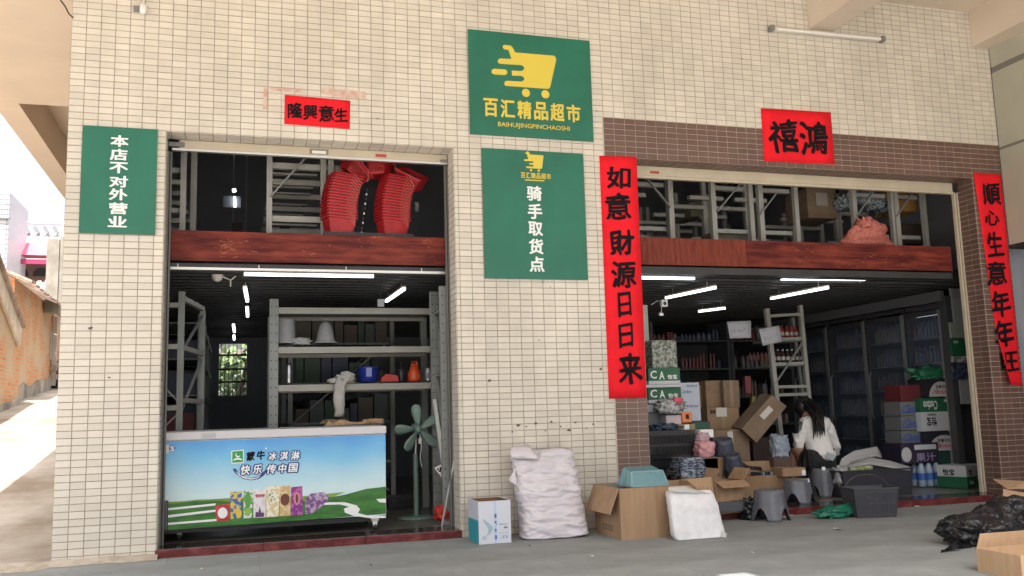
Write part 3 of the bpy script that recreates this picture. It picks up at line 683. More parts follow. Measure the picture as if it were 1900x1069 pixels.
MB().tube([(1.0643,.7,2.1167), (1.1405,.72,2.0852), (1.2163,.75,2.1539)], .007, OFFT, 6).build('arm', t); MB().tube([(1.1405,.72,2.0852), (1.1412,.72,2.0315)], .006, OFFT, 6).build('arm', t)
MB().tube([Vector(c)+Vector((0,0,.085)), (c[0], .7, 2.117)], .01, OFFT, 6).build('rod', t)
x0,x1,z0,z1 = 2.4062,2.4645,1.9208,1.9892; t = thing('wall_socket', 'grey socket box hanging behind the shelf rack top', 'socket', (x0,1.1,z0)); B('case', t, x0, x1, 1.1, 1.14, z0, z1, mat('box_grey2', (.4,.42,.42), .5), .003)
MB().tube([((x0+x1)/2,1.12,z1), ((x0+x1)/2,1.12,2.117)], .003, BLACKP, 5).build('cord', t)

# ---------------------------------------------------------------- storage racks
HOLE = mat('hole_dark', (.02,.02,.02), .8)
def post(t, x, y, z0, z1, w=.055, d=.045, holes=False, mt=None):
    mt = mt or STEEL; mb = MB()
    mb.box(x-w/2, x+w/2, y, y+.004, z0, z1, mt); mb.box(x-w/2, x-w/2+.004, y+.004, y+d, z0, z1, mt); mb.box(x+w/2-.004, x+w/2, y+.004, y+d, z0, z1, mt)
    mb.box(x-w*.08, x+w*.08, y-.003, y-.0005, z0, z1, mt)
    o = mb.build('upright', t)
    if holes:
        hb = MB(); z = z0+.05
        while z < z1-.03:
            for s in (-.27, .27): hb.poly([(x+s*w+.0055*math.cos(a*1.047), y-.0012, z+.0065*math.sin(a*1.047)) for a in range(6)], HOLE)
            z += .079
        h = hb.build('slot_holes', t, fix=False); h['kind'] = 'stuff'
    return o
def beam(t, p, q, h=.05, w=.04, mt=None):
    mb = MB(); mb.bar(p, q, w, h, mt or STEELB); mb.bar(Vector(p)+Vector((0,-w/2-.002,h*.28)), Vector(q)+Vector((0,-w/2-.002,h*.28)), .005, h*.30, mt or STEELB)
    return mb.build('beam', t)
def brace(t, p, q, w=.022): return MB().bar(p, q, w, .012, STEEL).build('brace', t)
Y = 1.2
t = thing('storage_rack', 'large grey storage rack behind the freezer with three shelves', 'rack', (1.5,1.2,.056), 'grey metal storage racks')
x1_, x2_ = 1.5084, 2.9666
post(t, x1_, Y, .06, 1.9935, .075, .05, True)
post(t, x1_, Y+.62, .06, 1.9, .06, .05); post(t, x2_, Y+.62, .06, 1.9, .06, .05)
for v0, v1, hh in ((1.8921, 1.8921, .055),(1.5417, 0, .055),(1.2097, 0, .055)):
    beam(t, (x1_+.04,Y+.02,v0), (x2_,Y+.02,v0), hh); beam(t, (x1_+.04,Y+.62,v0), (x2_,Y+.62,v0), hh)
    B('shelf_board', t, x1_, x2_, Y+.045, Y+.60, v0+.006, v0+.018, mat('shelf_grey', (.2,.2,.19), .6))
t2 = thing('storage_rack', 'perforated rack frame standing against the right jamb of the left opening', 'rack', (2.8,.6,.056), 'grey metal storage racks')
xr = 2.8556; post(t2, xr, .36, .06, 2.0082, .085, .05, True)
xr2 = 2.8924; post(t2, xr2, .95, .06, 2.043, .07, .05, True)
for z0, z1 in ((.2,.75),(.75,1.3),(1.3,1.85)): brace(t2, (xr-.01,.42,z0), (xr2,.94,z1)); brace(t2, (xr,.41,z1-.02), (xr2,.95,z1-.02))
pl = MB(); pl.bar((2.867,.9,1.0737), (2.8537,.5,.4968), .03, .02, WHITE); pl.build('loose_strut', t2)
x0,x1,z0,z1 = 2.7755,2.8619,.3889,.5071
t = thing('small_sign', 'tilted white sign with black letters leaning on the perforated frame', 'sign', (x0,.5,z0))
a = Vector((2.7719,.5,.5092)); b = Vector((2.8519,.48,.3972)); up = Vector((2.827,.5,.5332))-a
MB().add([a, b, b+up, a+up], [(0,1,2,3)], WHITE); mb = MB(); mb.prism([a, b, b+up, a+up], (0,.01,0), WHITE); mb.build('plate', t)
glyph('lettering', 'SU', (a+(b-a)*.1+up*.15, (b-a)*.8, up*.7), INK, t, off=.003, bold=.05)
# racks along the left side of the aisle
t = thing('storage_rack', 'tall grey rack at the left jamb beside the aisle', 'rack', (.7,.8,.056), 'grey metal storage racks')
xl = .7557; post(t, xl, .9, .06, 2.0112, .05, .045)
for v in (1.8985, 1.5568, 1.0582): beam(t, (.15,.92,v), (xl-.02,.92,v), .04)
brace(t, (.6225,.93,1.2433), (.7535,.93,1.0964)); brace(t, (.6302,.93,.8958), (.7549,.93,1.0222))
x2p = .62
for yy, vv in ((1.7,1.9425),):
    post(t, .8974, yy, .06, vv, .05, .045)
for z in (1.96, 1.55, 1.12): beam(t, (xl,.93,z), (.8974,1.7,z), .04)
brace(t, (xl,.95,1.0), (.8974,1.7,1.5)); brace(t, (xl,.95,1.5), (.8974,1.7,1.9))
for k in range(3):
    y0 = 2.3+k*1.25; tt = thing('storage_rack', ['first stocked rack down the left aisle side','second stocked rack down the left aisle side','farthest stocked rack down the left aisle side'][k], 'rack', (.6,y0,.056), 'grey metal storage racks')
    for yy in (y0, y0+1.1): post(tt, .86, yy, .06, 1.98, .045, .04); post(tt, .3, yy, .06, 1.98, .045, .04)
    for z in (.5,.85,1.2,1.55,1.9):
        B('shelf_board', tt, .28, .885, y0, y0+1.14, z-.012, z, STEEL)
        for xx in (.88,): B('beam', tt, xx-.012, xx+.012, y0+.045, y0+1.1, z-.05, z-.013, STEELB)
    mb = MB()
    for z in (.5,.85,1.2,1.55):
        yy = y0+.06
        while yy < y0+1.05:
            w = rnd.uniform(.05,.14); h = rnd.uniform(.08,.26); mb.box(.4,.84,yy,yy+w,z,z+h,rnd.choice([mat('stock_a',(.05,.06,.10),.5),mat('stock_b',(.12,.1,.08),.6),mat('stock_c',(.10,.12,.12),.6),mat('stock_d',(.16,.05,.04),.6)])); yy += w+.01
    o = mb.build('stock', tt); o['kind'] = 'stuff'
for k in range(3):
    y0 = 2.4+k*1.3; tt = thing('storage_rack', ['nearest dark rack on the right side of the left aisle','middle dark rack on the right side of the left aisle','farthest dark rack on the right side of the left aisle'][k], 'rack', (1.8,y0,.056), 'grey metal storage racks')
    for yy in (y0, y0+1.15): post(tt, 1.72, yy, .06, 1.98, .045, .04); post(tt, 2.75, yy, .06, 1.98, .045, .04)
    for z in (.5,.9,1.3,1.7): B('shelf_board', tt, 1.7, 2.78, y0, y0+1.18, z-.02, z, STEEL)
    brace(tt, (1.75,y0-.005,.9), (2.7,y0-.005,1.7)); brace(tt, (1.75,y0-.005,.9), (2.7,y0-.005,.2))
    mb = MB()
    for z in (.5,.9,1.3,1.7):
        xx = 1.78
        while xx < 2.68:
            w = rnd.uniform(.05,.16); h = rnd.uniform(.1,.3); mb.box(xx,xx+w,y0+.05,y0+1.1,z,z+min(h,.27),rnd.choice([mat('stock_a'),mat('stock_b'),mat('stock_c'),mat('stock_e',(.06,.10,.07),.6)])); xx += w+.012
    o = mb.build('stock', tt); o['kind'] = 'stuff'
# things on the shelves behind the freezer
def on(name, label, cat, prof, mt, c, n=18, grp=None, extra=None):
    t = thing(name, label, cat, c, grp); MB().lathe(prof, mt, c, n).build('body', t, smooth=True)
    if extra: extra(t, Vector(c))
    return t
PALE = mat('pale_plastic', (.30,.30,.31), .6, var=.08)
zs = 1.5899; ze = 1.252
on('storage_bucket', 'pale upturned bucket at the left end of the middle shelf', 'bucket', [(.095,0),(.095,.012),(.088,.02),(.078,.21),(.07,.22)], PALE, (1.616,1.35,zs+.02), extra=lambda t,c: MB().lathe([(.1,0),(.1,.015)], PALE, c, 18).build('rim', t))
on('plastic_hat', 'pale domed hat-shaped cover in the centre of the middle shelf', 'cover', [(.105,0),(.10,.01),(.082,.03),(.07,.10),(.05,.17),(.02,.20),(.002,.204)], PALE, (1.9672,1.35,zs+.02), extra=lambda t,c: MB().lathe([(.112,0),(.112,.008),(.1,.012)], PALE, c, 18).build('brim', t))
on('flask', 'steel vacuum flask at the left of the lowest shelf', 'flask', [(.022,0),(.024,.01),(.024,.15),(.018,.165),(.018,.19),(.0,.192)], mat('flask_steel', (.4,.4,.42), .25, metal=.8), (1.6458,1.35,ze), extra=lambda t,c: MB().lathe([(.019,.165),(.019,.195)], BLACKP, c, 12).build('cap', t))
on('blue_bucket', 'blue plastic tub on the lowest shelf behind the hanging shirt', 'tub', [(.075,0),(.09,.02),(.098,.13),(.102,.14)], mat('tub_blue', (.015,.03,.24), .35), (2.3496,1.35,ze), extra=lambda t,c: B('label', t, c.x-.03, c.x+.02, c.y-.101, c.y-.099, c.z+.05, c.z+.13, mat('label_blue', (.2,.25,.5), .5)))
on('dark_bottle', 'black bottle between red packet and red jug', 'bottle', [(.03,0),(.034,.01),(.034,.1),(.02,.13),(.012,.14),(.012,.165)], BLACKP, (2.6572,1.35,ze), extra=lambda t,c: MB().lathe([(.014,.165),(.014,.18)], DARK, c, 10).build('cap', t))
on('red_jug', 'red translucent jug at the right of the lowest shelf', 'jug', [(.055,0),(.062,.02),(.06,.08),(.035,.14),(.018,.17)], mat('jug_red', (.5,.05,.015), .2, rgb2=(.65,.10,.03), scale=20), (2.7781,1.35,ze), extra=lambda t,c: MB().tube([c+Vector((-.03,0,.14)), c+Vector((-.02,0,.185)), c+Vector((.02,0,.185)), c+Vector((.035,0,.14))], .007, mat('jug_red'), 8).build('handle', t))
on('tin_can', 'grey tin can at the far right of the lowest shelf', 'can', [(.035,0),(.036,.01),(.035,.12),(.033,.125)], mat('tin', (.3,.3,.3), .35, metal=.6), (2.9102,1.35,ze), extra=lambda t,c: MB().lathe([(.0365,.03),(.0365,.08)], mat('label_grey', (.2,.2,.22), .6), c, 16).build('label', t))
t = thing('red_packet', 'flat red packet on the lowest shelf', 'packet', (2.5341,1.33,ze)); x0,x1 = 2.455, 2.6238
MB().prism([(x0,1.28,ze),(x1,1.28,ze),(x1-.01,1.28,ze+.06),(x0+.05,1.28,ze+.075),(x0+.01,1.28,ze+.04)], (0,.1,0), mat('packet_red', (.42,.04,.03), .5)).build('body', t, .005)
# crumpled forms
def lump(name, parent, c, size, mt, seed=0, amp=.12, rnd_=.6, n=10, freq=3., smooth=True, bottom=True):
    c = Vector(c); bm = bmesh.new(); bmesh.ops.create_cube(bm, size=2); bmesh.ops.subdivide_edges(bm, edges=bm.edges[:], cuts=n, use_grid_fill=True)
    mb = MB(); vs = []
    for v in bm.verts:
        p = v.co.copy(); q = p.normalized()*1.05; p = p.lerp(q, rnd_); s = Vector((seed*3.7, seed*1.3, seed*2.1))
        d = abs(noise.noise(p*freq*.6+s))*1.2 - .25 + .5*(abs(noise.noise(p*freq*1.7+s))-.2)
        k = 1+amp*d*2
        p2 = Vector((p.x*size[0]*k, p.y*size[1]*k, p.z*size[2]*k))
        if bottom and p2.z < -size[2]*.93: p2.z = -size[2]*.93
        vs.append(c+p2)
    mb.add(vs, [tuple(w.index for w in f.verts) for f in bm.faces], mt); bm.free()
    return mb.build(name, parent, smooth=smooth)
CLOTH = mat('grey_cloth', (.40,.39,.36), .85, var=.08, scale=12, bump=.3, bscale=30)
def loft(name, parent, rows, mt, depth, n=22, wr=.01, seed=0, p=2.6, smooth=True, cap=True, q=(9,9,11), creases=()):
    fq = q
    """rows: (z, xl, xr, y) from bottom to top, one closed ring each; depth: half thickness (number or list)"""
    vs = []; fs = []; m_ = len(rows)
    for j, (z, xl, xr, y) in enumerate(rows):
        dp = depth[j] if isinstance(depth, (list, tuple)) else depth
        for k in range(n):
            a = 2*math.pi*k/n; ca, sa = math.cos(a), math.sin(a)
            ex = abs(ca)**(2/p)*(1 if ca > 0 else -1); ey = abs(sa)**(2/p)*(1 if sa > 0 else -1)
            x = (xl+xr)/2+(xr-xl)/2*ex; yy = y+dp*ey
            q = Vector((x*fq[0]+seed*5, yy*fq[1], z*fq[2]+x*fq[0]*.5)); w = (abs(noise.noise(q))-.25)*wr*2 + (abs(noise.noise(q*2.7))-.25)*wr
            for zc, sl, am in creases: w += am*math.exp(-((z-zc-sl*(x-(xl+xr)/2)+.012*math.sin(x*23+zc*50))/.008)**2)
            vs.append((x+w*ex*(.35 if p > 3 else 1), yy+w*ey, z+w*.3))
    for j in range(m_-1):
        for k in range(n): a, b = j*n+k, j*n+(k+1) % n; fs.append((a,b,b+n,a+n))
    if cap: fs += [tuple(reversed(range(n))), tuple(range((m_-1)*n, m_*n))]
    mb = MB(); mb.add(vs, fs, mt); return mb.build(name, parent, smooth=smooth)
def interp(rows, k):
    out = []
    for i in range(len(rows)-1):
        for j in range(k): f = j/k; out.append(tuple(a+(b-a)*f for a, b in zip(rows[i], rows[i+1])))
    out.append(rows[-1]); return out
def R3(l, r, y): return (l[2]*.5+r[2]*.5, l[0], r[0], y)
t = thing('hanging_shirt', 'grey cloth draped over the front of the lowest shelf', 'cloth', (2.0873,1.1,1.1522))
rows = [R3((2.0248,1.13,.9481), (2.1042,1.13,.9552),1.13), R3((2.0157,1.13,1.0606), (2.1186,1.13,1.0581),1.13), R3((2.0253,1.13,1.2109), (2.1145,1.13,1.2186),1.14), R3((2.0311,1.14,1.2678), (2.1631,1.14,1.2751),1.15), R3((2.0605,1.15,1.3152), (2.1739,1.15,1.3135),1.18), R3((2.0889,1.15,1.3433), (2.1456,1.15,1.3425),1.2)]
loft('sleeve', t, interp(rows, 5), CLOTH, .025, wr=.016)
lump('bundle', t, (2.1228,1.2,1.2831), (.085,.07,.045), CLOTH, 4, .3, .9)
lump('collar', t, (2.028,1.2,1.2656), (.05,.05,.025), CLOTH, 8, .3, .9)
t = thing('white_cloth', 'small crumpled white cloth beside the upturned bucket', 'cloth', (1.7397,1.3,1.6103))
lump('fold', t, Vector((1.741,1.32,1.6264)), (.085,.07,.035), mat('cloth_white', (.36,.37,.37), .7), 6, .25, .8)

# ---------------------------------------------------------------- freezer
fx0, fx1 = .6766, 2.3351; fz0, fz1 = .176, .8031
fr = thing('chest_freezer', 'white chest freezer with a blue sky and meadow picture on its front', 'freezer', ((fx0+fx1)/2,.55,.058))
B('body', fr, fx0-.03, fx1-.003, .262, .86, fz0, fz1, WHITE, .008)
B('lid_rim', fr, fx0-.03, fx1+.003, .252, .87, fz1+.0015, fz1+.065, mat('rim_grey', (.52,.51,.53), .4), .01)
B('glass_lid', fr, fx0, fx1-.03, .29, .83, fz1+.066, fz1+.075, mat('lid_glass', (.25,.28,.3), .08, alpha=.6))
B('sliding_handle', fr, .95, 1.05, .2495, .2517, fz1+.015, fz1+.05, mat('handle_grey', (.4,.4,.4), .5))
B('underframe', fr, fx0, fx1-.1, .32, .84, .13, fz0-.001, BLACKP)
for x in (fx1-.085, fx0+.12):
    for y in ((.33 if x > 1.5 else .47), .78):
        c = MB(); c.box(x-.03,x+.03,y-.03,y+.03,.135,fz0-.0015,ALU); c.prism([(x-.022,y-.025,.134),(x+.022,y-.025,.134),(x+.008,y-.025,.075),(x-.008,y-.025,.075)],(0,.05,0),WHITE); o = c.build('caster', fr)
        MB().lathe([(.028,-.011),(.03,-.006),(.03,.006),(.028,.011)], BLACKP, (x,y,.09), 14, Matrix.Rotation(R(90),3,'Y')).build('wheel', o)
# printed picture on the front
SKYP = bpy.data.materials.new('printed_sky'); SKYP.use_nodes = True; N = SKYP.node_tree.nodes; L = SKYP.node_tree.links
tc = N.new('ShaderNodeTexCoord'); sp = N.new('ShaderNodeSeparateXYZ'); L.new(tc.outputs['Object'], sp.inputs[0])
mr = N.new('ShaderNodeMapRange'); mr.inputs[1].default_value = .34; mr.inputs[2].default_value = .75; L.new(sp.outputs[2], mr.inputs[0])
nz = N.new('ShaderNodeTexNoise'); nz.inputs['Scale'].default_value = 2.2; nz.inputs['Detail'].default_value = 6; L.new(tc.outputs['Object'], nz.inputs['Vector'])
ma = N.new('ShaderNodeMath'); ma.operation = 'MULTIPLY_ADD'; ma.inputs[1].default_value = -.55; ma.inputs[2].default_value = .27; L.new(nz.outputs[0], ma.inputs[0])
ad = N.new('ShaderNodeMath'); L.new(mr.outputs[0], ad.inputs[0]); L.new(ma.outputs[0], ad.inputs[1])
cr = N.new('ShaderNodeValToRGB'); L.new(ad.outputs[0], cr.inputs[0]); e = cr.color_ramp.elements; e[0].color = (.50,.66,.70,1); e[1].color = (.035,.25,.60,1)
e1 = e.new(.35); e1.color = (.30,.54,.68,1); e1 = e.new(.65); e1.color = (.13,.42,.66,1)
b = N['Principled BSDF']; L.new(cr.outputs[0], b.inputs['Base Color']); b.inputs['Roughness'].default_value = .3; b.inputs['Coat Weight'].default_value = .2
GRASS = mat('printed_meadow', (.02,.10,.018), .35, rgb2=(.05,.20,.03), scale=6, stretch=(1,1,4))
GRASS2 = mat('printed_field', (.12,.22,.02), .35, rgb2=(.20,.32,.05), scale=9)
B('picture', fr, .684, fx1-.006, .2602, .2612, fz0+.002, fz1-.004, SKYP)
def FP(name, pts, mt, par=None): return MB().poly(pts, mt).build(name, par or fr, fix=False)
FP('printed_hill', [(.6873,.2596,.3438),(.7913,.2596,.3497),(.9038,.2596,.3592),(1.0366,.2596,.3559),(1.1712,.2596,.3408),(1.6839,.2596,.317),(1.8461,.2596,.3286),(2.0106,.2596,.3485),(2.1776,.2596,.3851),(2.3298,.2596,.3941),(2.3278,.2596,.1851),(.6913,.2596,.1606)], GRASS)
FP('printed_hill', [(.6868,.26,.3631),(.8284,.26,.3632),(.9414,.26,.3689),(1.0556,.26,.3667),(1.1708,.26,.3684),(1.3263,.26,.3681),(1.6839,.26,.3533),(1.8462,.26,.3611),(2.0107,.26,.3689),(1.8462,.26,.3082),(.6877,.26,.3244)], GRASS2)
for P_ in ([(.7249,.2591,.3185),(1.0561,.2591,.3353),(1.0563,.2591,.3196),(.7252,.2591,.3031)], [(.689,.2591,.2665),(1.0758,.2591,.291),(1.0761,.2591,.2753),(.6894,.2591,.2472)], [(.6902,.2591,.2126),(1.1036,.2591,.2227),(1.1038,.2591,.207),(.6905,.2591,.1972)]): FP('printed_line', P_, SWHITE)
FP('printed_river', [(1.785,.2591,.2914),(1.8869,.2591,.298),(2.0104,.2591,.2912),(2.1015,.2591,.2617),(2.1264,.2591,.2316),(2.1096,.2591,.2039),(2.1762,.2591,.1837),(2.3276,.2591,.1708),(2.3275,.2591,.1543),(2.2179,.2591,.1567),(2.0721,.2591,.1857),(2.0101,.2591,.2138),(2.0019,.2591,.2427),(2.0434,.2591,.2567),(1.969,.2591,.2772),(1.8461,.2591,.2799),(1.7972,.2591,.2785)], SWHITE)
FP('printed_river', [(2.2527,.2591,.3028),(2.3289,.2591,.3029),(2.3286,.2591,.2698),(2.2778,.2591,.2767)], SWHITE)
FP('printed_pack', [(1.708,.2588,.3319),(1.7484,.2588,.3703),(1.8461,.2588,.3774),(1.8952,.2588,.3382),(1.8379,.2588,.2682),(1.7648,.2588,.2238),(1.7123,.2588,.2188)], mat('print_plum', (.16,.06,.20), .35, rgb2=(.45,.36,.5), scale=40, ramp=(.45,.6)))
PK = [((399,937,427,935,425,966,402,967),(.38,.02,.03),(.50,.06,.06)),((427,913,449,912,449,961,428,963),(.04,.12,.35),(.60,.45,.08)),((452,911,469,909,468,961,452,962),(.60,.66,.62),(.14,.32,.08)),
      ((470,909,493,907,493,960,470,961),(.66,.66,.68),(.60,.55,.55)),((494,903,518,901,518,958,494,960),(.60,.50,.28),(.75,.72,.60)),((519,902,539,901,539,957,519,958),(.52,.36,.16),(.62,.50,.30)),((540,904,561,902,562,955,540,956),(.20,.03,.22),(.42,.10,.30))]
PP = [[(1.0524,.2586,.3237),(1.1598,.2586,.3257),(1.1537,.2586,.2041),(1.0656,.2586,.2054)], [(1.1587,.2586,.4127),(1.2439,.2586,.4123),(1.2461,.2586,.2182),(1.1651,.2586,.2152)], [(1.2556,.2586,.4157),(1.3219,.2586,.4203),(1.32,.2586,.2139),(1.2578,.2586,.2136)], [(1.3258,.2586,.4201),(1.4162,.2586,.4235),(1.4179,.2586,.2121),(1.3278,.2586,.2134)], [(1.42,.2586,.4393),(1.5151,.2586,.4426),(1.5165,.2586,.2142),(1.4218,.2586,.2118)], [(1.5191,.2586,.4384),(1.599,.2586,.4385),(1.6001,.2586,.2133),(1.5205,.2586,.214)], [(1.6031,.2586,.4262),(1.6876,.2586,.4301),(1.6922,.2586,.216),(1.604,.2586,.2171)]]
for i, (P_, k) in enumerate(zip(PP, PK)): FP('printed_pack', P_, mat('print_pack_%d' % i, k[1], .35, rgb2=k[2], scale=28, ramp=(.48,.56), detail=1.))
def disc(cu, r1, r2, y, mt, nm, n=18): return FP(nm, [(cu[0]+r1*math.cos(2*math.pi*a/n), y, cu[2]+r2*math.sin(2*math.pi*a/n)) for a in range(n)], mt)
disc((1.1069,.2582,.2618), .035, .04, .2582, SWHITE, 'printed_emblem')
disc((1.2875,.2582,.3465), .022, .065, .2582, mat('print_cucumber', (.10,.28,.06), .4), 'printed_shape'); disc((1.2884,.258,.2593), .022, .03, .2580, mat('print_lime', (.22,.42,.07), .4), 'printed_shape')
disc((1.5595,.2582,.3359), .034, .045, .2582, mat('print_choc', (.13,.04,.02), .4), 'printed_shape'); disc((1.6476,.2582,.3392), .024, .05, .2582, mat('print_pink', (.55,.2,.3), .4), 'printed_shape'); disc((1.6476,.258,.3393), .010, .035, .2580, mat('print_choc'), 'printed_shape')
disc((1.2225,.2582,.2552), .022, .03, .2582, mat('print_banana', (.65,.45,.05), .4), 'printed_shape'); disc((1.468,.2582,.3608), .03, .05, .2582, mat('print_cream', (.7,.68,.58), .4, rgb2=(.2,.25,.12), scale=60, ramp=(.5,.55)), 'printed_shape')
FP('printed_castle', [(1.3434,.258,.2165),(1.343,.258,.2522),(1.3586,.258,.2592),(1.3626,.258,.2471),(1.3702,.258,.2784),(1.3739,.258,.3021),(1.378,.258,.278),(1.3862,.258,.2457),(1.3979,.258,.253),(1.4058,.258,.2406),(1.406,.258,.2168)], mat('print_purple', (.10,.03,.12), .4))
q = (1.3419,1.4087,.3657,.3817); glyph('printed_text', '俄式奶砖', Q(q[0],q[1],q[2]-.004,q[3]+.006,.258), mat('print_redtext', (.5,.03,.06), .4), fr, bold=.03)
NAVY = mat('print_navy', (.012,.03,.16), .35)
FP('printed_badge', [(1.1664,.2592,.715),(1.2522,.2592,.7217),(1.2542,.2592,.7136),(1.2552,.2592,.6292),(1.2494,.2592,.6234),(1.1715,.2592,.6207),(1.1656,.2592,.627),(1.1626,.2592,.7111)], SWHITE)
FP('printed_badge', [(1.1704,.2588,.7108),(1.2483,.2588,.7158),(1.2493,.2588,.6295),(1.1714,.2588,.6268)], mat('print_green', (.02,.28,.07), .35))
mb = MB(); mb.poly([(1.1789,.2585,.6504),(1.1943,.2585,.6598),(1.2099,.2585,.6632),(1.2255,.2585,.6605),(1.2412,.2585,.6519),(1.2413,.2585,.6438),(1.21,.2585,.6511),(1.179,.2585,.6424)], SWHITE)
mb.poly([(1.1941,.2585,.6818),(1.2001,.2585,.6696),(1.2138,.2585,.665),(1.2254,.2585,.6726),(1.2291,.2585,.6844),(1.2214,.2585,.6767),(1.2097,.2585,.6752),(1.1999,.2585,.6856),(1.2017,.2585,.6996),(1.194,.2585,.6919)], SWHITE); mb.build('printed_emblem', fr, fix=False)
for ch, q in zip('蒙牛', [(1.2723,1.3352,.6372,.7056), (1.3469,1.4102,.6422,.7108)]): glyph('character', ch, Q(q[0],q[1],q[2],q[3],.2588), INK, fr, off=.0002, bold=.04, brush=.02)
def outlined(ch, q, y=.2590):
    glyph('character_outline', ch, Q(q[0]-.008,q[1]+.008,q[2]-.008,q[3]+.008,y), NAVY, fr, off=.0001, bold=.13, slant=.15)
    glyph('character', ch, Q(q[0]+.003,q[1]-.003,q[2]+.003,q[3]-.003,y-.0016), SWHITE, fr, off=.0002, bold=.03, slant=.15)
for ch, q in zip('冰淇淋', [(1.4341,1.4978,.6304,.6993), (1.5178,1.582,.629,.7001), (1.6021,1.6707,.6274,.7009)]): outlined(ch, q)
for ch, q in zip('快乐传中国', [(1.2304,1.3047,.5306,.6107), (1.3204,1.3913,.5346,.6109), (1.419,1.4945,.5299,.6066), (1.5064,1.5704,.5323,.6072), (1.5824,1.6549,.5347,.6078)]): outlined(ch, q)
FP('printed_swoosh', [(1.1759,.2593,.5826),(1.1953,.2593,.5858),(1.223,.2593,.5446),(1.2661,.2593,.5187),(1.3093,.2593,.5087),(1.3485,.2593,.5148),(1.3837,.2593,.5333),(1.4111,.2593,.5642),(1.4309,.2593,.5673),(1.4035,.2593,.5243),(1.3643,.2593,.4981),(1.3095,.2593,.4907),(1.2546,.2593,.5033),(1.2114,.2593,.5332),(1.1839,.2593,.5624)], NAVY)
FP('printed_swoosh', [(1.1955,.2589,.5658),(1.2309,.2589,.5343),(1.2701,.2589,.5145),(1.3093,.2589,.5047),(1.3485,.2589,.5089),(1.3798,.2589,.5254),(1.3603,.2589,.5063),(1.3094,.2589,.4967),(1.2584,.2589,.5091),(1.2192,.2589,.5329)], SWHITE)
disc((1.4178,.2588,.7255), .006, .006, .2588, SWHITE, 'printed_mark')
x0,x1,z0,z1 = .6672,.7196,.7136,.7805; B('sticker', fr, x0, x1, .2589, .2594, z0, z1, mat('sticker_cream', (.6,.56,.42), .5))
disc((.7457,.2588,.7509), .022, .022, .2588, mat('print_blue', (.05,.08,.3), .4), 'printed_mark'); q = (.7307,.7608,.7313,.7667); glyph('character', 'S', Q(q[0],q[1],q[2],q[3],.2584), SWHITE, fr, off=.0001, bold=.05)
v = MB()
vx0, vx1, vz0, vz1 = .6781,.7263,.1622,.3744
B('vent_grille', fr, vx0, vx1, .2545, .2595, vz0, vz1, BLACKP)
for k in range(4): B('vent_slat', fr, vx0+.004+k*(vx1-vx0-.006)/4, vx0+.008+k*(vx1-vx0-.006)/4, .2515, .2543, vz0+.004, vz1-.004, mat('grille_grey', (.16,.17,.2), .5))
# flattened cardboard on the freezer lid
t = thing('folded_cardboard', 'crumpled folded cardboard lying on the freezer lid', 'cardboard', (2.1053,.5,.8955))
zt = fz1+.076
a0 = 1.8725; a1 = 2.3343
MB().prism([(a0,.42,zt),(a1,.42,zt+.012),(a1-.02,.42,zt+.035),(a0+.25,.42,zt+.02),(a0+.12,.42,zt+.045),(a0+.06,.42,zt+.015),(a0+.03,.42,zt+.04)],(0,.16,0),CARD).build('sheet', t)
lump('crumple', t, (a1-.07,.46,zt+.024), (.075,.06,.022), CARD, 3, .3, .5); lump('crumple', t, (a0+.1,.5,zt+.024), (.09,.06,.022), CARDD, 9, .35, .5)

# ---------------------------------------------------------------- fan
FG = mat('fan_green', (.16,.24,.205), .35)
t = thing('standing_fan', 'green five-bladed standing fan behind the freezer', 'fan', (2.75,.95,.058))
c = Vector((2.723,.92,.8248))
MB().lathe([(.0,-.02),(.03,-.016),(.036,0),(.03,.05),(.045,.06),(.05,.12),(.03,.15),(.0,.155)], FG, c, 18, Matrix.Rotation(R(-90),3,'X')).build('motor', t, smooth=True)
for k, a in enumerate((96, 180, 238, 318, 28)):
    A_ = R(a); dx, dz = math.cos(A_), math.sin(A_); px, pz = -dz, dx
    prof = [(.03,.012),(.06,.018),(.10,.032),(.15,.042),(.18,.042),(.205,.032),(.218,.012)]
    mb = MB(); vs = []
    for r_, w_ in prof:
        for s_ in (-1, -.33, .33, 1): vs.append((c.x+dx*r_*.98+px*w_*s_, c.y-.012+.012*s_, c.z+dz*r_*.98+pz*w_*s_))
    fs = [(i*4+j, i*4+j+1, i*4+j+5, i*4+j+4) for i in range(len(prof)-1) for j in range(3)]
    mb.add(vs, fs, FG); o = mb.build('blade', t, smooth=True, fix=False); s_ = o.modifiers.new('thick', 'SOLIDIFY'); s_.thickness = .004
px_ = 2.7072
MB().tube([(px_,.98,.06),(px_,.98,.61)], .022, FG, 12).build('pole', t); MB().tube([(px_,.98,.61),(px_+.01,.98,c.z-.02)], .009, ALU, 10).build('inner_pole', t)
MB().tube([(c.x+.02,.95,c.z-.04),(c.x+.03,.93,c.z-.15),(c.x+.015,.93,c.z-.25),(c.x+.03,.93,c.z-.33)], .004, WHITE, 6).build('cord', t)
B('switch', t, c.x+.005, c.x+.03, .925, .945, c.z-.13, c.z-.08, WHITE, .004)
MB().lathe([(.16,0),(.16,.012),(.12,.022),(.03,.03)], FG, (px_,.98,.057), 20).build('base', t, smooth=True)
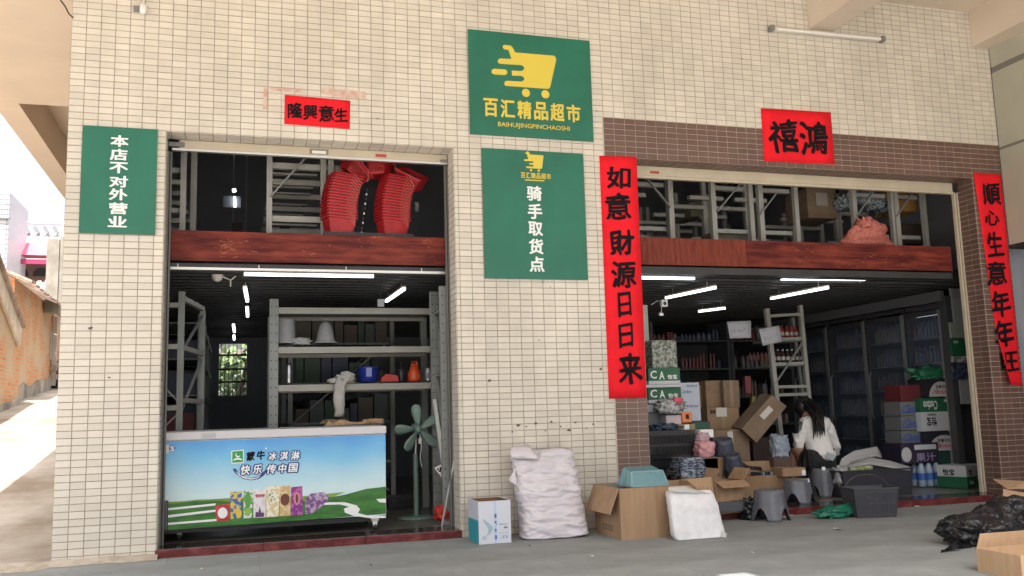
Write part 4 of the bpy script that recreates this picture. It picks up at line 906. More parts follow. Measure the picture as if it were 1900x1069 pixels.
# basket on floor, mop stick, red bag
GB = mat('basket_grey', (.045,.045,.055), .4)
def crate(name, label, cat, c, rz, w, d, h, mt, taper=.88, slots=True, handle=None, group=None, wall=.004, nslot=16, barw=.42):
    """open plastic basket: c bottom centre; tapers towards the bottom; slotted sides are real bars"""
    t = thing(name, label, cat, c, group); t.rotation_euler = (0,0,rz); C = Vector(c); RM = Matrix.Rotation(rz, 3, 'Z')
    def P(x, y, z): return C + Vector((x, y, z))
    def bld(mb, nm, par=t):
        mb.v = [tuple(Vector(v)) for v in mb.v]; return mb.build(nm, par)
    def side(sx, sy, z): k = taper+(1-taper)*z/h; return (sx*w/2*k, sy*d/2*k, z)
    for (a, b) in (((-1,-1),(1,-1)),((1,-1),(1,1)),((1,1),(-1,1)),((-1,1),(-1,-1))):
        mb = MB()
        def band(z0, z1):
            p = [P(*side(*a, z0)), P(*side(*b, z0)), P(*side(*b, z1)), P(*side(*a, z1))]
            nrm = (p[1]-p[0]).cross(p[3]-p[0]).normalized()*wall; mb.prism(p, -nrm, mt)
        if slots:
            band(0, h*.12); band(h*.46, h*.54); band(h*.84, h)
            L = w if a[1] == b[1] else d; n = max(4, int(nslot*L/w))
            for i in range(n+1):
                f = i/n; q0 = Vector(side(*a, 0)).lerp(Vector(side(*b, 0)), f); q1 = Vector(side(*a, h*.9)).lerp(Vector(side(*b, h*.9)), f)
                mb.bar(C+q0, C+q1, wall, L/n*barw, mt, up=(Vector(side(*b,0))-Vector(side(*a,0))).normalized())
        else: band(0, h)
        bld(mb, 'side')
    mb = MB(); mb.box(C.x-w/2*taper+.002, C.x+w/2*taper-.002, C.y-d/2*taper+.002, C.y+d/2*taper-.002, C.z+.002, C.z+.006, mt); bld(mb, 'bottom')
    mb = MB(); r_ = .006
    cs = [P(sx*(w/2+.004), sy*(d/2+.004), h) for sx, sy in ((-1,-1),(1,-1),(1,1),(-1,1),(-1,-1))]
    for i in range(4): mb.bar(cs[i], cs[i+1], .014, .012, mt)
    bld(mb, 'rim')
    if handle:
        mb = MB(); mb.tube([P(w/2*math.cos(a_)*.98, handle*.3, h+.8*d*abs(math.sin(a_))*.5) for a_ in [math.pi*i/10 for i in range(11)]], .004, mt, 6); bld(mb, 'handle')
    return t
crate('shopping_basket', 'dark slotted basket on the floor beyond the freezer end', 'basket', (2.7221,1.8866,.058), R(0), .26,.2,.12, GB)
t = thing('mop_stick', 'bare steel mop handle leaning on the right jamb of the left opening', 'stick', (2.7872,.3186,.058))
MB().tube([(2.7835,.3018,.06), (2.8692,.19,.5747)], .009, ALU, 10).build('handle', t); MB().lathe([(.011,0),(.011,.03)], BLACKP, (2.7853,.3102,.059), 10).build('ferrule', t)
t = thing('red_bag', 'crumpled red mesh bag on the floor by the right jamb', 'bag', (2.8244,.4,.124))
lump('sack', t, Vector((2.8382,.42,.1427)), (.075,.07,.06), mat('bag_red', (.42,.03,.02), .5, var=.2, scale=20), 5, .35, .8, freq=4); lump('knot', t, Vector((2.8166,.4,.1887)), (.03,.03,.025), mat('bag_red'), 7, .3, .8)
on('jar', 'small clear jar standing on the floor before the red bag', 'jar', [(.028,0),(.032,.005),(.032,.055),(.024,.065)], mat('jar_glass', (.4,.38,.38), .15), (2.9425,.8262,.058), extra=lambda t,c: MB().lathe([(.026,.065),(.026,.075)], ALU, c, 12).build('lid', t))

# ---------------------------------------------------------------- upper level, left opening
zf = 2.262
t = thing('storage_rack', 'bare pale rack above the left beam, left of the red baskets', 'rack', (1.4,.9,zf), 'grey metal storage racks')
def upright_px(t, x, y, z0=2.262, z1=3.4, w=.05): return post(t, x, y, z0, z1, w, .05)
UPL = mat('upper_rack', (.36,.36,.33), .55, var=.06)
def post2(t, x, y, w=.045, z1=3.5):
    mb = MB(); mb.box(x-w/2, x+w/2, y, y+.004, zf, z1, UPL); mb.box(x-w/2, x-w/2+.004, y+.004, y+.05, zf, z1, UPL); mb.box(x+w/2-.004, x+w/2, y+.004, y+.05, zf, z1, UPL)
    mb.box(x-w*.08, x+w*.08, y-.003, y-.0005, zf, z1, UPL)
    return mb.build('upright', t)
xa = 1.4426; xb = 1.8878; xc = 1.9519
for x in (xa, xb, xc): post2(t, x, .7)
brace(t, (1.4511,.69,2.7937), (1.7647,.69,3.1747), .028)
for k in range(7):
    y = .74+k*.55
    for z in (2.62, 3.08):
        mb = MB(); mb.box(xa+.02, xb+.25, y, y+.05, z-.025, z+.025, UPL); mb.build('beam', t)
for z in (2.60, 3.06): 
    for k in range(16): B('slat', t, xa+.02, xb-.02, .82+k*.24, .88+k*.24, z+.03, z+.045, UPL)
t = thing('storage_rack', 'rack at the far left of the space above the left beam', 'rack', (.7,.9,zf), 'grey metal storage racks')
x = .7599; post2(t, x, .7); post2(t, x+.06, 1.2, .05); post2(t, .3, .7)
for k in range(6):
    for z in (2.35, 2.66, 3.0): B('beam', t, .15, x-.03, .75+k*.4, .79+k*.4, z-.02, z+.02, UPL)
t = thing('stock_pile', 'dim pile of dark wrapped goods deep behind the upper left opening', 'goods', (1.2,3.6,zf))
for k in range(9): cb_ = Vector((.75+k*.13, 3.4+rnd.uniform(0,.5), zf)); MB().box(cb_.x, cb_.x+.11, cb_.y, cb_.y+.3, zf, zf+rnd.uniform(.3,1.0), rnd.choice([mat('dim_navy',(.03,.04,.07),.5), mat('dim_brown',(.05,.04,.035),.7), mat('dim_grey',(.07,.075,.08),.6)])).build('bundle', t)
# stacked shopping baskets
BR_ = mat('basket_red', (.40,.014,.02), .38, var=.08, scale=9)
zt0 = .0
def basket_mesh():
    """one nesting supermarket basket: slotted body, rim, two fold-down wire handles"""
    w, d, h = .235, .16, .13; mb = MB()
    def side(sx, sy, z): k = .80+.20*z/h; return Vector((sx*w/2*k, sy*d/2*k, z))
    for (a, b) in (((-1,-1),(1,-1)),((1,-1),(1,1)),((1,1),(-1,1)),((-1,1),(-1,-1))):
        for z0, z1 in ((0,.02),(.1,.13)):
            p = [side(*a,z0), side(*b,z0), side(*b,z1), side(*a,z1)]; n = (p[1]-p[0]).cross(p[3]-p[0]).normalized()*.003; mb.prism(p, -n, BR_)
        L = w if a[1] == b[1] else d; n = int(L/.016)
        for i in range(n+1):
            f = i/n; mb.bar(side(*a,.01).lerp(side(*b,.01),f), side(*a,.12).lerp(side(*b,.12),f), .003, .008, BR_, up=(side(*b,0)-side(*a,0)).normalized())
    mb.box(-w*.4, w*.4, -d*.4, d*.4, .001, .004, BR_)
    return mb
_bm = basket_mesh(); _bo = None
def basket(label, loc, tilt=(0,0,0), group='stacked red shopping baskets'):
    global _bo
    t = thing('shopping_basket', label, 'basket', loc, group); t.rotation_euler = tilt
    if _bo is None:
        w, d, h = .235, .16, .13
        me = {}
        mbs = {'body': _bm}
        r = MB()
        for a, b in (((-1,-1),(1,-1)),((1,-1),(1,1)),((1,1),(-1,1)),((-1,1),(-1,-1))): r.bar((a[0]*(w/2+.006),a[1]*(d/2+.006),h-.002),(b[0]*(w/2+.006),b[1]*(d/2+.006),h-.002),.02,.014,BR_)
        mbs['rim'] = r
        hd = MB(); HW = mat('handle_pink', (.62,.16,.13), .35)
        hd.tube([(.028,-d/2-.02,h+.006),(.066,-d/2-.026,h-.03),(.106,-d/2-.03,h-.075)], .0024, HW, 5)
        mbs['handle'] = hd
        _bo = {}
        for k, v in mbs.items():
            m_ = bpy.data.meshes.new(k); m_.from_pydata([tuple(q) for q in v.v], [], v.f)
            for q in v.mats: m_.materials.append(q)
            m_.polygons.foreach_set('material_index', v.mi); bm = bmesh.new(); bm.from_mesh(m_); bmesh.ops.recalc_face_normals(bm, faces=bm.faces[:]); bm.to_mesh(m_); bm.free(); _bo[k] = m_
    for k, v in _bo.items():
        o = bpy.data.objects.new(k, v); COL.objects.link(o); o.parent = t
    return t
sA = (2.0124,.52,2.4597); sB = (2.4646,.52,2.4595)
ORD = ['bottom','second','third','fourth','fifth','sixth','seventh','eighth','ninth','tenth','eleventh','twelfth','thirteenth','fourteenth','fifteenth','sixteenth']
bz = sA[2]-.015
nA = 16
t = thing('wooden_crate', 'low dark platform under the red basket stacks', 'platform', (2.2,.5,2.262)); B('board', t, sA[0]-.14, sB[0]+.15, .45, .72, 2.262, bz+.018, CEIL)
for s_, (bx, nm, lean) in enumerate(((sA[0], 'left', .055), (sB[0], 'right', .05))):
    for i in range(nA):
        f = i/(nA-1); z = bz+.02+i*.0245
        x = bx + .012*math.sin(f*3.0)*-1 + lean*f*f - .01; yaw = R(14)+rnd.uniform(-.02,.02)
        basket('%s red basket from the bottom of the %s stack above the beam' % (ORD[i], nm), (x, .56-.015*math.sin(f*3), z), (0, R(1.0+3*f), yaw))
topz = bz+.02+nA*.0245+.12
for k, (px, py, a, lab) in enumerate(((2.1, 3.0389, (R(25),R(35),R(40)), 'loose red basket tipped on top of the left stack'), (2.3633, 3.0442, (0,R(3),R(60)), 'loose red basket lying level on top of the right stack'),
        (2.5976, 2.9649, (R(20),R(30),R(-30)), 'tilted red basket at the top right corner of the right stack'), (2.3543, 3.1011, (0,R(3),R(60)), 'uppermost red basket against the shutter over the right stack'))):
    basket(lab, (px, .60, py-.06), a, 'loose red baskets')
t = thing('black_chain', 'black and white plastic chain hanging between the two basket stacks', 'chain', (2.2243,.62,2.6452))
for k in range(10):
    c = Vector((2.2488,.62,2.8726)).lerp(Vector((2.2005,.62,2.4945)), k/9); MB().box(c.x-.006,c.x+.006,c.y-.004,c.y+.004,c.z-.008,c.z+.008, SWHITE if k % 2 else BLACKP).build('link', t)
t = thing('wall_tag', 'small pale tag hanging right of the right basket stack', 'tag', (2.733,.9,2.7989)); x0,x1,z0,z1 = 2.7183,2.7528,2.7642,2.8487; B('card', t, x0, x1, .9, .905, z0, z1, mat('tag_grey', (.3,.32,.32), .6))

# ---------------------------------------------------------------- upper level, right opening
def px3(*a): return a
ups = [(5.2245), (5.6885), (6.1241), (6.2238), (6.6484), (7.3359), (7.8283), (7.8613), (8.2364)]
pairs = [(0, None), (1, 2), (3, 4), (5, 6), (7, 8)]
labs = ['leftmost pale rack frame above the right beam, partly behind the couplet', 'second rack frame above the right beam, over the low carton', 'third rack frame above the right beam, left of the brown carton', 'fourth rack frame above the right beam, in front of clear bottle bags', 'rightmost rack frame above the right beam, holding the orange box']
br = [(((4.9479,.79,3.169)),((5.2065,.79,2.8706))), (((5.7091,.79,2.8468)),((6.0206,.79,3.1723))), (((6.1924,.79,2.8374)),((6.4017,.79,3.0675))), (((7.3413,.79,2.8682)),((7.6195,.79,3.1964))), (((7.8385,.79,2.8805)),((8.1043,.79,3.1893)))]
for i, (a, b) in enumerate(pairs):
    t = thing('storage_rack', labs[i], 'rack', (ups[a], .8, zf), 'grey metal storage racks')
    post2(t, ups[a], .8, .05); xe = ups[b] if b is not None else 4.5
    if b is not None: post2(t, xe, .82, .045)
    brace(t, br[i][0], br[i][1], .026)
    x0, x1 = min(ups[a], xe), max(ups[a], xe)
    if i == 0: x0 = 4.4
    for k in range(8):
        y = .9+k*.42
        for z in (2.68, 3.12): B('beam', t, x0+.02, x1-.02, y, y+.05, z-.02, z+.02, UPL)
    for yy in (1.75, 2.6, 3.4, 4.2):
        post2(t, x1, yy, .045)
        if i: post2(t, x0, yy, .045)
def cbox(name, label, cat, u, y, d, mt, group=None, bevel=.003, par=None):
    x0,x1,z0,z1 = u
    t = thing(name, label, cat, ((x0+x1)/2, y+d/2, z0), group); B('body', t, x0, x1, y, y+d, z0, z1, mt, bevel); return t
t = cbox('carton', 'large brown carton on a shelf above the right beam', 'carton', (7.01,7.3753,2.911,3.2374), 1.15, .4, CARDD)
x0,x1,z0,z1 = 7.1176,7.2596,3.0457,3.1882; B('tape_patch', t, x0, x1, 1.14, 1.1495, z0, z1, mat('tape_grey', (.3,.27,.25), .4))
cbox('carton', 'orange carton under the shutter at the top right', 'carton', (8.0987,8.3785,3.0161,3.2602), 1.1, .35, mat('orange_box', (.42,.22,.06), .7))
cbox('carton', 'two dark brown cartons low behind the rightmost rack frame', 'carton', (8.1884,8.5579,2.6769,2.9033), 1.2, .4, mat('dark_brown_box', (.09,.06,.05), .8))
cbox('carton', 'low grey carton just above the beam behind the second rack frame', 'carton', (5.8143,6.1722,2.5973,2.7087), 1.0, .4, mat('grey_box', (.17,.16,.12), .8))
cbox('carton', 'small dim carton on the deck left of the second rack frame', 'carton', (6.0836,6.2059,3.075,3.2432), 2.0, .4, mat('grey_box'))
t = thing('bottle_bag', 'clear bag of empty plastic bottles on the shelf above the red mesh bag', 'bag', (7.6701,1.1,3.1144))
BOT = mat('bottle_film', (.35,.42,.44), .1, rgb2=(.08,.10,.12), scale=40, ramp=(.4,.6), bump=.8, bscale=60)
for k, (c, s_) in enumerate((((7.4258,1.1,3.0688), .1), ((7.6773,1.15,3.1505), .11), ((7.8187,1.1,3.0726), .09), ((7.9403,1.1,3.0294), .06))): lump('bundle', t, Vector(c), (s_, .12, s_*.75), BOT, k+20, .35, .7, freq=5)
t = thing('dark_sack', 'dark sack hanging over the brown carton under the shutter', 'sack', (7.2843,1.3,3.3082)); lump('sack', t, Vector((7.2508,1.3,3.3188)), (.3,.2,.08), BLACKP, 31, .2, .7)
t = thing('mesh_bag', 'pink-red mesh bag slumped above the right beam', 'bag', (7.2624,.6,2.5461))
MESH = mat('mesh_pink', (.42,.10,.08), .6, rgb2=(.58,.22,.17), scale=50, bump=.6)
rows = [R3((7.009,.65,2.5154), (7.5934,.65,2.5196),.65), R3((7.0631,.66,2.6073), (7.5588,.66,2.6218),.66), R3((7.161,.66,2.6937), (7.554,.66,2.7062),.66), R3((7.2181,.66,2.7514), (7.4609,.66,2.7653),.66), R3((7.2483,.66,2.7973), (7.4054,.66,2.8028),.66)]
loft('sack', t, interp(rows, 4), MESH, .10, wr=.05, seed=3); lump('knot', t, Vector((7.2586,.58,2.7361)), (.07,.05,.05), MESH, 12, .4, .8, freq=5)
# ---------------------------------------------------------------- right opening, ground floor
# row of glass door fridges along the right
FB_ = mat('fridge_frame', (.085,.085,.09), .35, metal=.3); FBL = mat('fridge_post', (.32,.32,.33), .35, metal=.4)
GL = mat('fridge_glass', (.13,.16,.22), .04, alpha=.22)
def fridge(label, y0, y1, lit):
    X = 8.45; t = thing('display_fridge', label, 'fridge', (X+.3,(y0+y1)/2,.056), 'glass door display fridges'); H = 1.99
    B('cabinet', t, X+.45, X+.62, y0+.005, y1-.005, .06, H, FB_); B('side_panel', t, X+.03, X+.449, y0+.002, y0+.03, .06, H, FB_); B('top_panel', t, X+.03, X+.449, y0+.031, y1-.005, H-.04, H, FB_)
    D = B('door', t, X, X+.028, y0+.006, y0+.055, .12, H-.07, FBL, .004)
    B('stile', D, X, X+.028, y1-.045, y1-.006, .12, H-.07, FB_); B('rail', D, X, X+.028, y0+.056, y1-.046, H-.12, H-.07, FB_); B('rail', D, X, X+.028, y0+.056, y1-.046, .12, .17, FB_)
    B('glass', D, X+.01, X+.014, y0+.056, y1-.046, .171, H-.121, GL)
    MB().tube([(X-.004,y1-.06,.75),(X-.03,y1-.06,.80),(X-.03,y1-.06,1.25),(X-.004,y1-.06,1.30)], .008, FBL, 8).build('handle', D)
    for k in range(6):
        z = .22+k*.28; B('shelf', t, X+.05, X+.44, y0+.04, y1-.02, z, z+.012, mat('shelf_wire', (.3,.32,.34), .4))
        yy = y0+.07; cols = rnd.choice([(0,1),(2,0),(1,3),(2,3),(0,4)]); mb = MB()
        while yy < y1-.06:
            m_ = [mat('drink_blue', (.05,.07,.13), .3), mat('drink_clear', (.15,.17,.20), .15), mat('drink_dark', (.04,.045,.06), .3), mat('drink_gold', (.13,.12,.10), .3), mat('drink_red', (.09,.05,.06), .3)][cols[rnd.random() > .6]]
            hgt = rnd.choice([.17,.19,.2]); mb.lathe([(.02,0),(.024,.02),(.024,hgt*.65),(.01,hgt*.85),(.01,hgt)], m_, (X+.085, yy, z+.013), 7)
            mb.lathe([(.02,0),(.024,.02),(.024,hgt*.65),(.01,hgt*.85),(.01,hgt)], m_, (X+.16, yy, z+.013), 6); yy += .056
        o = mb.build('drinks', t); o['kind'] = 'stuff'
    if lit: MB().bar((X+.06,y0+.1,H-.11),(X+.06,y1-.15,H-.11),.02,.015,mat('dim_tube',(.8,.9,1),.4,emit=.8)).build('tube', t)
    return t
fy = [.97, 1.56, 2.24, 2.98, 3.75, 4.5]
fl = ['nearest glass door fridge, its lamp lit, behind the stacked cartons', 'second glass door fridge from the front, handle beside the lit one', 'third glass door fridge from the front of the row', 'fourth glass door fridge, right of the open rack frame', 'farthest glass door fridge at the back of the row']
for i in range(5): fridge(fl[i], fy[i], fy[i+1]-.01, i == 0)
t = thing('fridge_side', 'tall dark fridge side post right of the nearest glass door', 'panel', (8.3,.9,.06)); B('panel', t, 8.42, 8.5, .86, .955, .06, 2.05, FB_, .004)
t = thing('wall_board', 'pale grey board standing between the fridge and the right shutter rail', 'board', (8.7,.85,1.0)); x0,x1,z0,z1 = 8.503,8.8158,1.6373,2.1431; B('board', t, x0, x1+.3, .85, .88, .9, z1, mat('board_grey', (.30,.31,.33), .7)); 
B('cornice_board', shop, 8.40, 8.449, .9, 4.6, 2.0, 2.11, mat('cornice_grey', (.13,.13,.14), .7))
# open ladder-like rack frame standing free
def tofloor(a, b):
    a, b = Vector(a), Vector(b); return a+(b-a)*((a.z-.058)/(a.z-b.z))
t = thing('storage_rack', 'pale open rack frame with bottles in the middle of the right opening', 'rack', (7,2,.056), 'grey metal storage racks')
pa, pb = (6.9062,1.9,2.0219), (6.9718,1.9,.717); MB().bar(pa, tofloor(pa,pb), .05, .05, STEELB).build('upright', t)
pa2, pb2 = (7.3788,1.95,2.0679), (7.4047,1.95,1.0051); MB().bar(pa2, tofloor(pa2,pb2), .045, .05, STEELB).build('upright', t)
pc, pd = (7.7079,2.6,1.9958), (7.7837,2.6,.8821); MB().bar(pc, tofloor(pc,pd), .035, .04, STEEL).build('upright', t)
for a, b in (((6.9264,1.92,1.9387),(7.3642,1.92,1.965)), ((6.9621,1.92,1.6767),(7.3415,1.92,1.6876)), ((6.9546,1.92,1.3984),(7.3466,1.92,1.4061)), ((6.9698,1.92,1.1458),(7.3673,1.92,1.1444)), ((6.9766,1.92,1.0559),(7.3743,1.92,1.0595))): MB().bar(a, b, .03, .032, STEELB).build('beam', t)
brace(t, (6.9398,1.88,1.1808), (7.3392,1.88,1.6474), .03)
for a, n_, yy, kind in (((7.0641,2.1,1.6916), 6, 2.1, 0), ((7.0566,2.1,1.4078), 7, 2.1, 1)):
    for k in range(n_):
        tt = thing('bottle', '%s %s from the left on the %s shelf of the open rack frame' % (ORD[k].replace('bottom','first'), 'red labelled bottle' if kind == 0 else 'dark sauce bottle', 'upper' if kind == 0 else 'lower'), 'bottle', (a[0]+.03+k*.062, yy, a[2]+.015), 'bottles on the open rack frame upper shelf' if kind == 0 else 'bottles on the open rack frame lower shelf')
        c = (a[0]+.03+k*.062, yy, a[2]+.015); MB().lathe([(.02,0),(.023,.01),(.023,.09),(.01,.125),(.01,.14)], mat('bottle_red', (.4,.04,.04), .3) if kind == 0 else mat('bottle_dark', (.05,.03,.03), .2), c, 10).build('body', tt, smooth=True)
        MB().lathe([(.0235,.03),(.0235,.07)], mat('label_pale', (.5,.48,.42), .6), c, 10, caps=False).build('label', tt); MB().lathe([(.012,.14),(.012,.152)], BLACKP if kind == 0 else SWHITE, c, 8).build('cap', tt)
B('shelf_board', t, 6.9578, 7.3955, 2.0, 2.3, 1.6582, 1.6767, STEEL); B('shelf_board', t, 6.9784, 7.4149, 2.0, 2.3, 1.3769, 1.3951, STEEL)
for u, lab, q in ((0, 'white handwritten paper sheet hanging from the dark shelf', ((6.2806,1.7,1.8537),(6.5731,1.7,1.866),(6.5662,1.7,1.6772),(6.3012,1.7,1.6723))), (1, 'tilted handwritten paper sheet taped to the open rack frame', ((6.6667,1.7,1.7715),(6.927,1.7,1.8131),(6.9471,1.7,1.6344),(6.7001,1.7,1.5883)))):
    t = thing('paper_sheet', lab, 'paper', q[3], 'handwritten papers'); paper('sheet', q, 1.7, mat('paper_white', (.50,.50,.55), .8), t, nx=4, nz=4)
    for k in range(5):
        o = Vector(q[3])+Vector((.02+k*.037, -.006, .05+(.012*k if u else .004*k))); mb = MB()
        for j in range(4): mb.bar(o+Vector((rnd.uniform(0,.025),0,rnd.uniform(0,.05))), o+Vector((rnd.uniform(0,.025),0,rnd.uniform(0,.05))), .001, .0025, mat('pen', (.2,.2,.25), .6))
        mb.build('handwriting', t)
# dark shelves behind with packets
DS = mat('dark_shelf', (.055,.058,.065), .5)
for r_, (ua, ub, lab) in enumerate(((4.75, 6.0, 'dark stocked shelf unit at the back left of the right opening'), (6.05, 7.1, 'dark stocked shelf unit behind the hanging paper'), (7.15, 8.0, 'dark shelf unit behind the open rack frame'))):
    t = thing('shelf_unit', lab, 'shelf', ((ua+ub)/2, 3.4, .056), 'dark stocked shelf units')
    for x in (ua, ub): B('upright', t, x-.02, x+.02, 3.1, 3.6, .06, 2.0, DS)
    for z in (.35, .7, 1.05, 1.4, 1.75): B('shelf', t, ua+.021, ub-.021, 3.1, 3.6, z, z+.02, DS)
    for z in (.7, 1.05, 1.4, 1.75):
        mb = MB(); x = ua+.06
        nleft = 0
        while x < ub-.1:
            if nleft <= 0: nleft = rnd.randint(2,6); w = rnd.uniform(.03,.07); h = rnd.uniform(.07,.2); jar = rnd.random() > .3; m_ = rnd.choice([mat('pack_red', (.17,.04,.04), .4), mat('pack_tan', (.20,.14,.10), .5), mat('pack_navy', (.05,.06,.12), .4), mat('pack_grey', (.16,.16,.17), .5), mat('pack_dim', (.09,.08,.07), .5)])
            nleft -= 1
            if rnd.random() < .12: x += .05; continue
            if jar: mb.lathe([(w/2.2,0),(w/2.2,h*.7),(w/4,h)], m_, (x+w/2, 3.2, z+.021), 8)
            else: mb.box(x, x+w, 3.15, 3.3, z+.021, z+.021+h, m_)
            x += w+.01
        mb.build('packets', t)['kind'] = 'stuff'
for k in range(5):
    c = Vector((7.2713,2.9,1.5054))+Vector((k*.055, 0, 0)); tt = thing('pink_bottle', '%s small pink bottle from the left beside the open rack frame' % ORD[k].replace('bottom','first'), 'bottle', c, 'small pink bottles in a row'); MB().lathe([(.018,0),(.02,.05),(.012,.07),(.008,.09)], mat('pinkish', (.40,.16,.14), .4), c, 8).build('body', tt)
# left side stacks
x0,x1,z0,z1 = 4.9244,4.9638,1.5466,1.9294; t = thing('storage_rack', 'pale rack upright beside the couplet in the right opening', 'rack', (x0,.9,.06), 'grey metal storage racks'); B('upright', t, x0-.02, x1, .9, .95, .06, z1, STEELB)
WRAP = mat('wrapped_cans', (.33,.35,.30), .18, rgb2=(.08,.10,.08), scale=38, ramp=(.42,.6), bump=1., bscale=45, bdist=.01)
t = cbox('wrapped_pack', 'plastic wrapped pack of cans on top of the green cartons', 'pack', (4.9162,5.1781,1.3117,1.5798), .75, .28, WRAP, bevel=.015)
GBX = mat('carton_green', (.015,.11,.05), .5); WBX = mat('carton_white', (.48,.50,.52), .55)
def gw_carton(label, u, y, d, zs_, txts=(), group='green and white drink cartons', side=None):
    """zs_: list of (fraction from top, fraction, material)"""
    x0,x1,z0,z1 = u; t = thing('drink_carton', label, 'carton', ((x0+x1)/2, y+d/2, z0), group)
    for a, b, m_ in zs_: B('panel', t, x0, x1, y, y+d, z1-(z1-z0)*b+(.0005 if b < 1 else 0), z1-(z1-z0)*a, m_, .002)
    for (s_, fx0, fx1, fz0_, fz1_, m_, fl_) in txts:
        glyph('lettering', s_, Q(x0+(x1-x0)*fx0, x0+(x1-x0)*fx1, z0+(z1-z0)*fz0_, z0+(z1-z0)*fz1_, y), m_, t, off=.0015, bold=.03, flip=fl_)
    return t
gw_carton('top green carton under the wrapped cans', (4.8526,5.1787,1.1653,1.3153), .72, .3, [(0,.78,GBX),(.78,1,WBX)], [('C',.06,.26,.35,.85,SWHITE,False),('A',.34,.50,.3,.8,SWHITE,False),('怡宝',.6,.9,.3,.6,SWHITE,False)])
gw_carton('second green carton in the stack under the wrapped cans', (4.8434,5.1796,.9911,1.1402), .72, .3, [(0,.78,GBX),(.78,1,WBX)], [('C',.06,.26,.35,.85,SWHITE,False),('A',.34,.50,.3,.8,SWHITE,False),('怡宝',.6,.9,.3,.6,SWHITE,False)])
gw_carton('white carton with a grey stripe at the base of the green stack', (4.8424,5.167,.7537,.9814), .74, .3, [(0,.3,WBX),(.3,1,mat('grey_side', (.14,.15,.16), .6))])
t = gw_carton('tall pale blue carton right of the green stack', (5.2059,5.4152,.819,1.178), .8, .25, [(0,1,mat('pale_blue_box', (.42,.46,.54), .6))], [('Cestbon',.1,.6,.72,.82,mat('print_grey', (.15,.2,.3), .6),False),('怡宝怡宝',.35,.9,.88,.95,mat('print_grey'),False),('净含量 550ml',.3,.9,.35,.42,mat('print_grey'),False)])
t = thing('thin_ledge', 'white board ledge below the top green carton', 'board', (5.0412,.7,1.149)); x0,x1,z0,z1 = 4.791,5.1584,1.1346,1.1644; B('board', t, x0, x1, .68, 1.02, z0+.002, z1-.002, WBX)
t = thing('plastic_pack', 'clear bag of packets with red print beside the green cartons', 'bag', (5.0176,.62,.9546))
lump('bag', t, Vector((5.0117,.63,.9549)), (.135,.07,.07), mat('film_silver', (.5,.5,.5), .2, rgb2=(.16,.16,.17), scale=24, ramp=(.4,.6), bump=.8, bscale=30), 14, .3, .8, freq=4)
lump('red_print', t, Vector((5.0608,.57,1.0065)), (.045,.02,.03), mat('print_pinkred', (.55,.08,.12), .4), 15, .2, .6)
cbox('white_carton', 'small pinkish white packet under the clear bag', 'packet', (4.9611,5.1191,.7583,.8803), .62, .12, mat('pink_white', (.48,.40,.44), .6), bevel=.01)
t = cbox('orange_packet', 'small orange packet standing on the black crate stack', 'packet', (5.1167,5.2155,.8083,.9062), .60, .1, mat('orange_pack', (.62,.20,.08), .5), bevel=.006)
x0,x1,z0,z1 = 5.1266,5.2034,.8279,.8866; glyph('lettering', '福', Q(x0+.02,x1-.02,z0+.01,z1,.598), INK, t, bold=.03)
t = cbox('small_carton', 'small yellowish carton with a white label on the black crate', 'carton', (5.0151,5.2162,.737,.7951), .55, .16, mat('yellow_card', (.26,.21,.12), .8)); x0,x1,z0,z1 = 5.1063,5.1552,.7462,.7898; B('label', t, x0, x1, .5485, .5495, z0, z1, SWHITE)
cbox('green_box', 'narrow dark green box beside the yellowish carton', 'box', (5.2748,5.4542,.7424,.8071), .7, .15, mat('dark_green_box', (.02,.07,.055), .5))
BC = mat('crate_black', (.014,.014,.018), .35)
cc = 4.7081,5.1532,.4928,.7389
crate('black_crate', 'tall black slotted crate beside the brown pier in the right opening', 'crate', ((cc[0]+cc[1])/2, .62, cc[2]), 0, cc[1]-cc[0], .32, cc[3]-cc[2], BC, taper=.95, wall=.006, nslot=26)
cc2 = (cc[0], cc[1], .06, cc[2]-.01); crate('black_crate', 'lower black crate under the tall black crate', 'crate', ((cc[0]+cc[1])/2, .62, .06), 0, cc[1]-cc[0]+.03, .32, cc[2]-.075, BC, taper=.95, wall=.006, nslot=26)
t = thing('crumpled_film', 'dark blue crumpled plastic on top of the tall black crate', 'bag', (4.9702,.6,.7751)); lump('bag', t, Vector((4.9265,.6,.7668)), (.12,.1,.035), mat('dark_blue_film', (.03,.05,.09), .25), 16, .4, .7, freq=4)
# pink bags and white box
t = thing('pink_bag', 'pink plastic packs piled right of the black crate', 'bag', (5.1999,.4,.4927)); PK_ = mat('pink_film', (.55,.28,.30), .35, var=.1, scale=10)
lump('pack', t, Vector((5.2209,.42,.5674)), (.085,.07,.075), PK_, 17, .2, .55); lump('pack', t, Vector((5.2276,.46,.6716)), (.06,.05,.05), mat('pink_grey', (.42,.30,.33), .35), 18, .25, .6)
t = cbox('white_box', 'small white box on the pink packs', 'box', (5.2028,5.3385,.6705,.7425), .44, .12, WHITE)
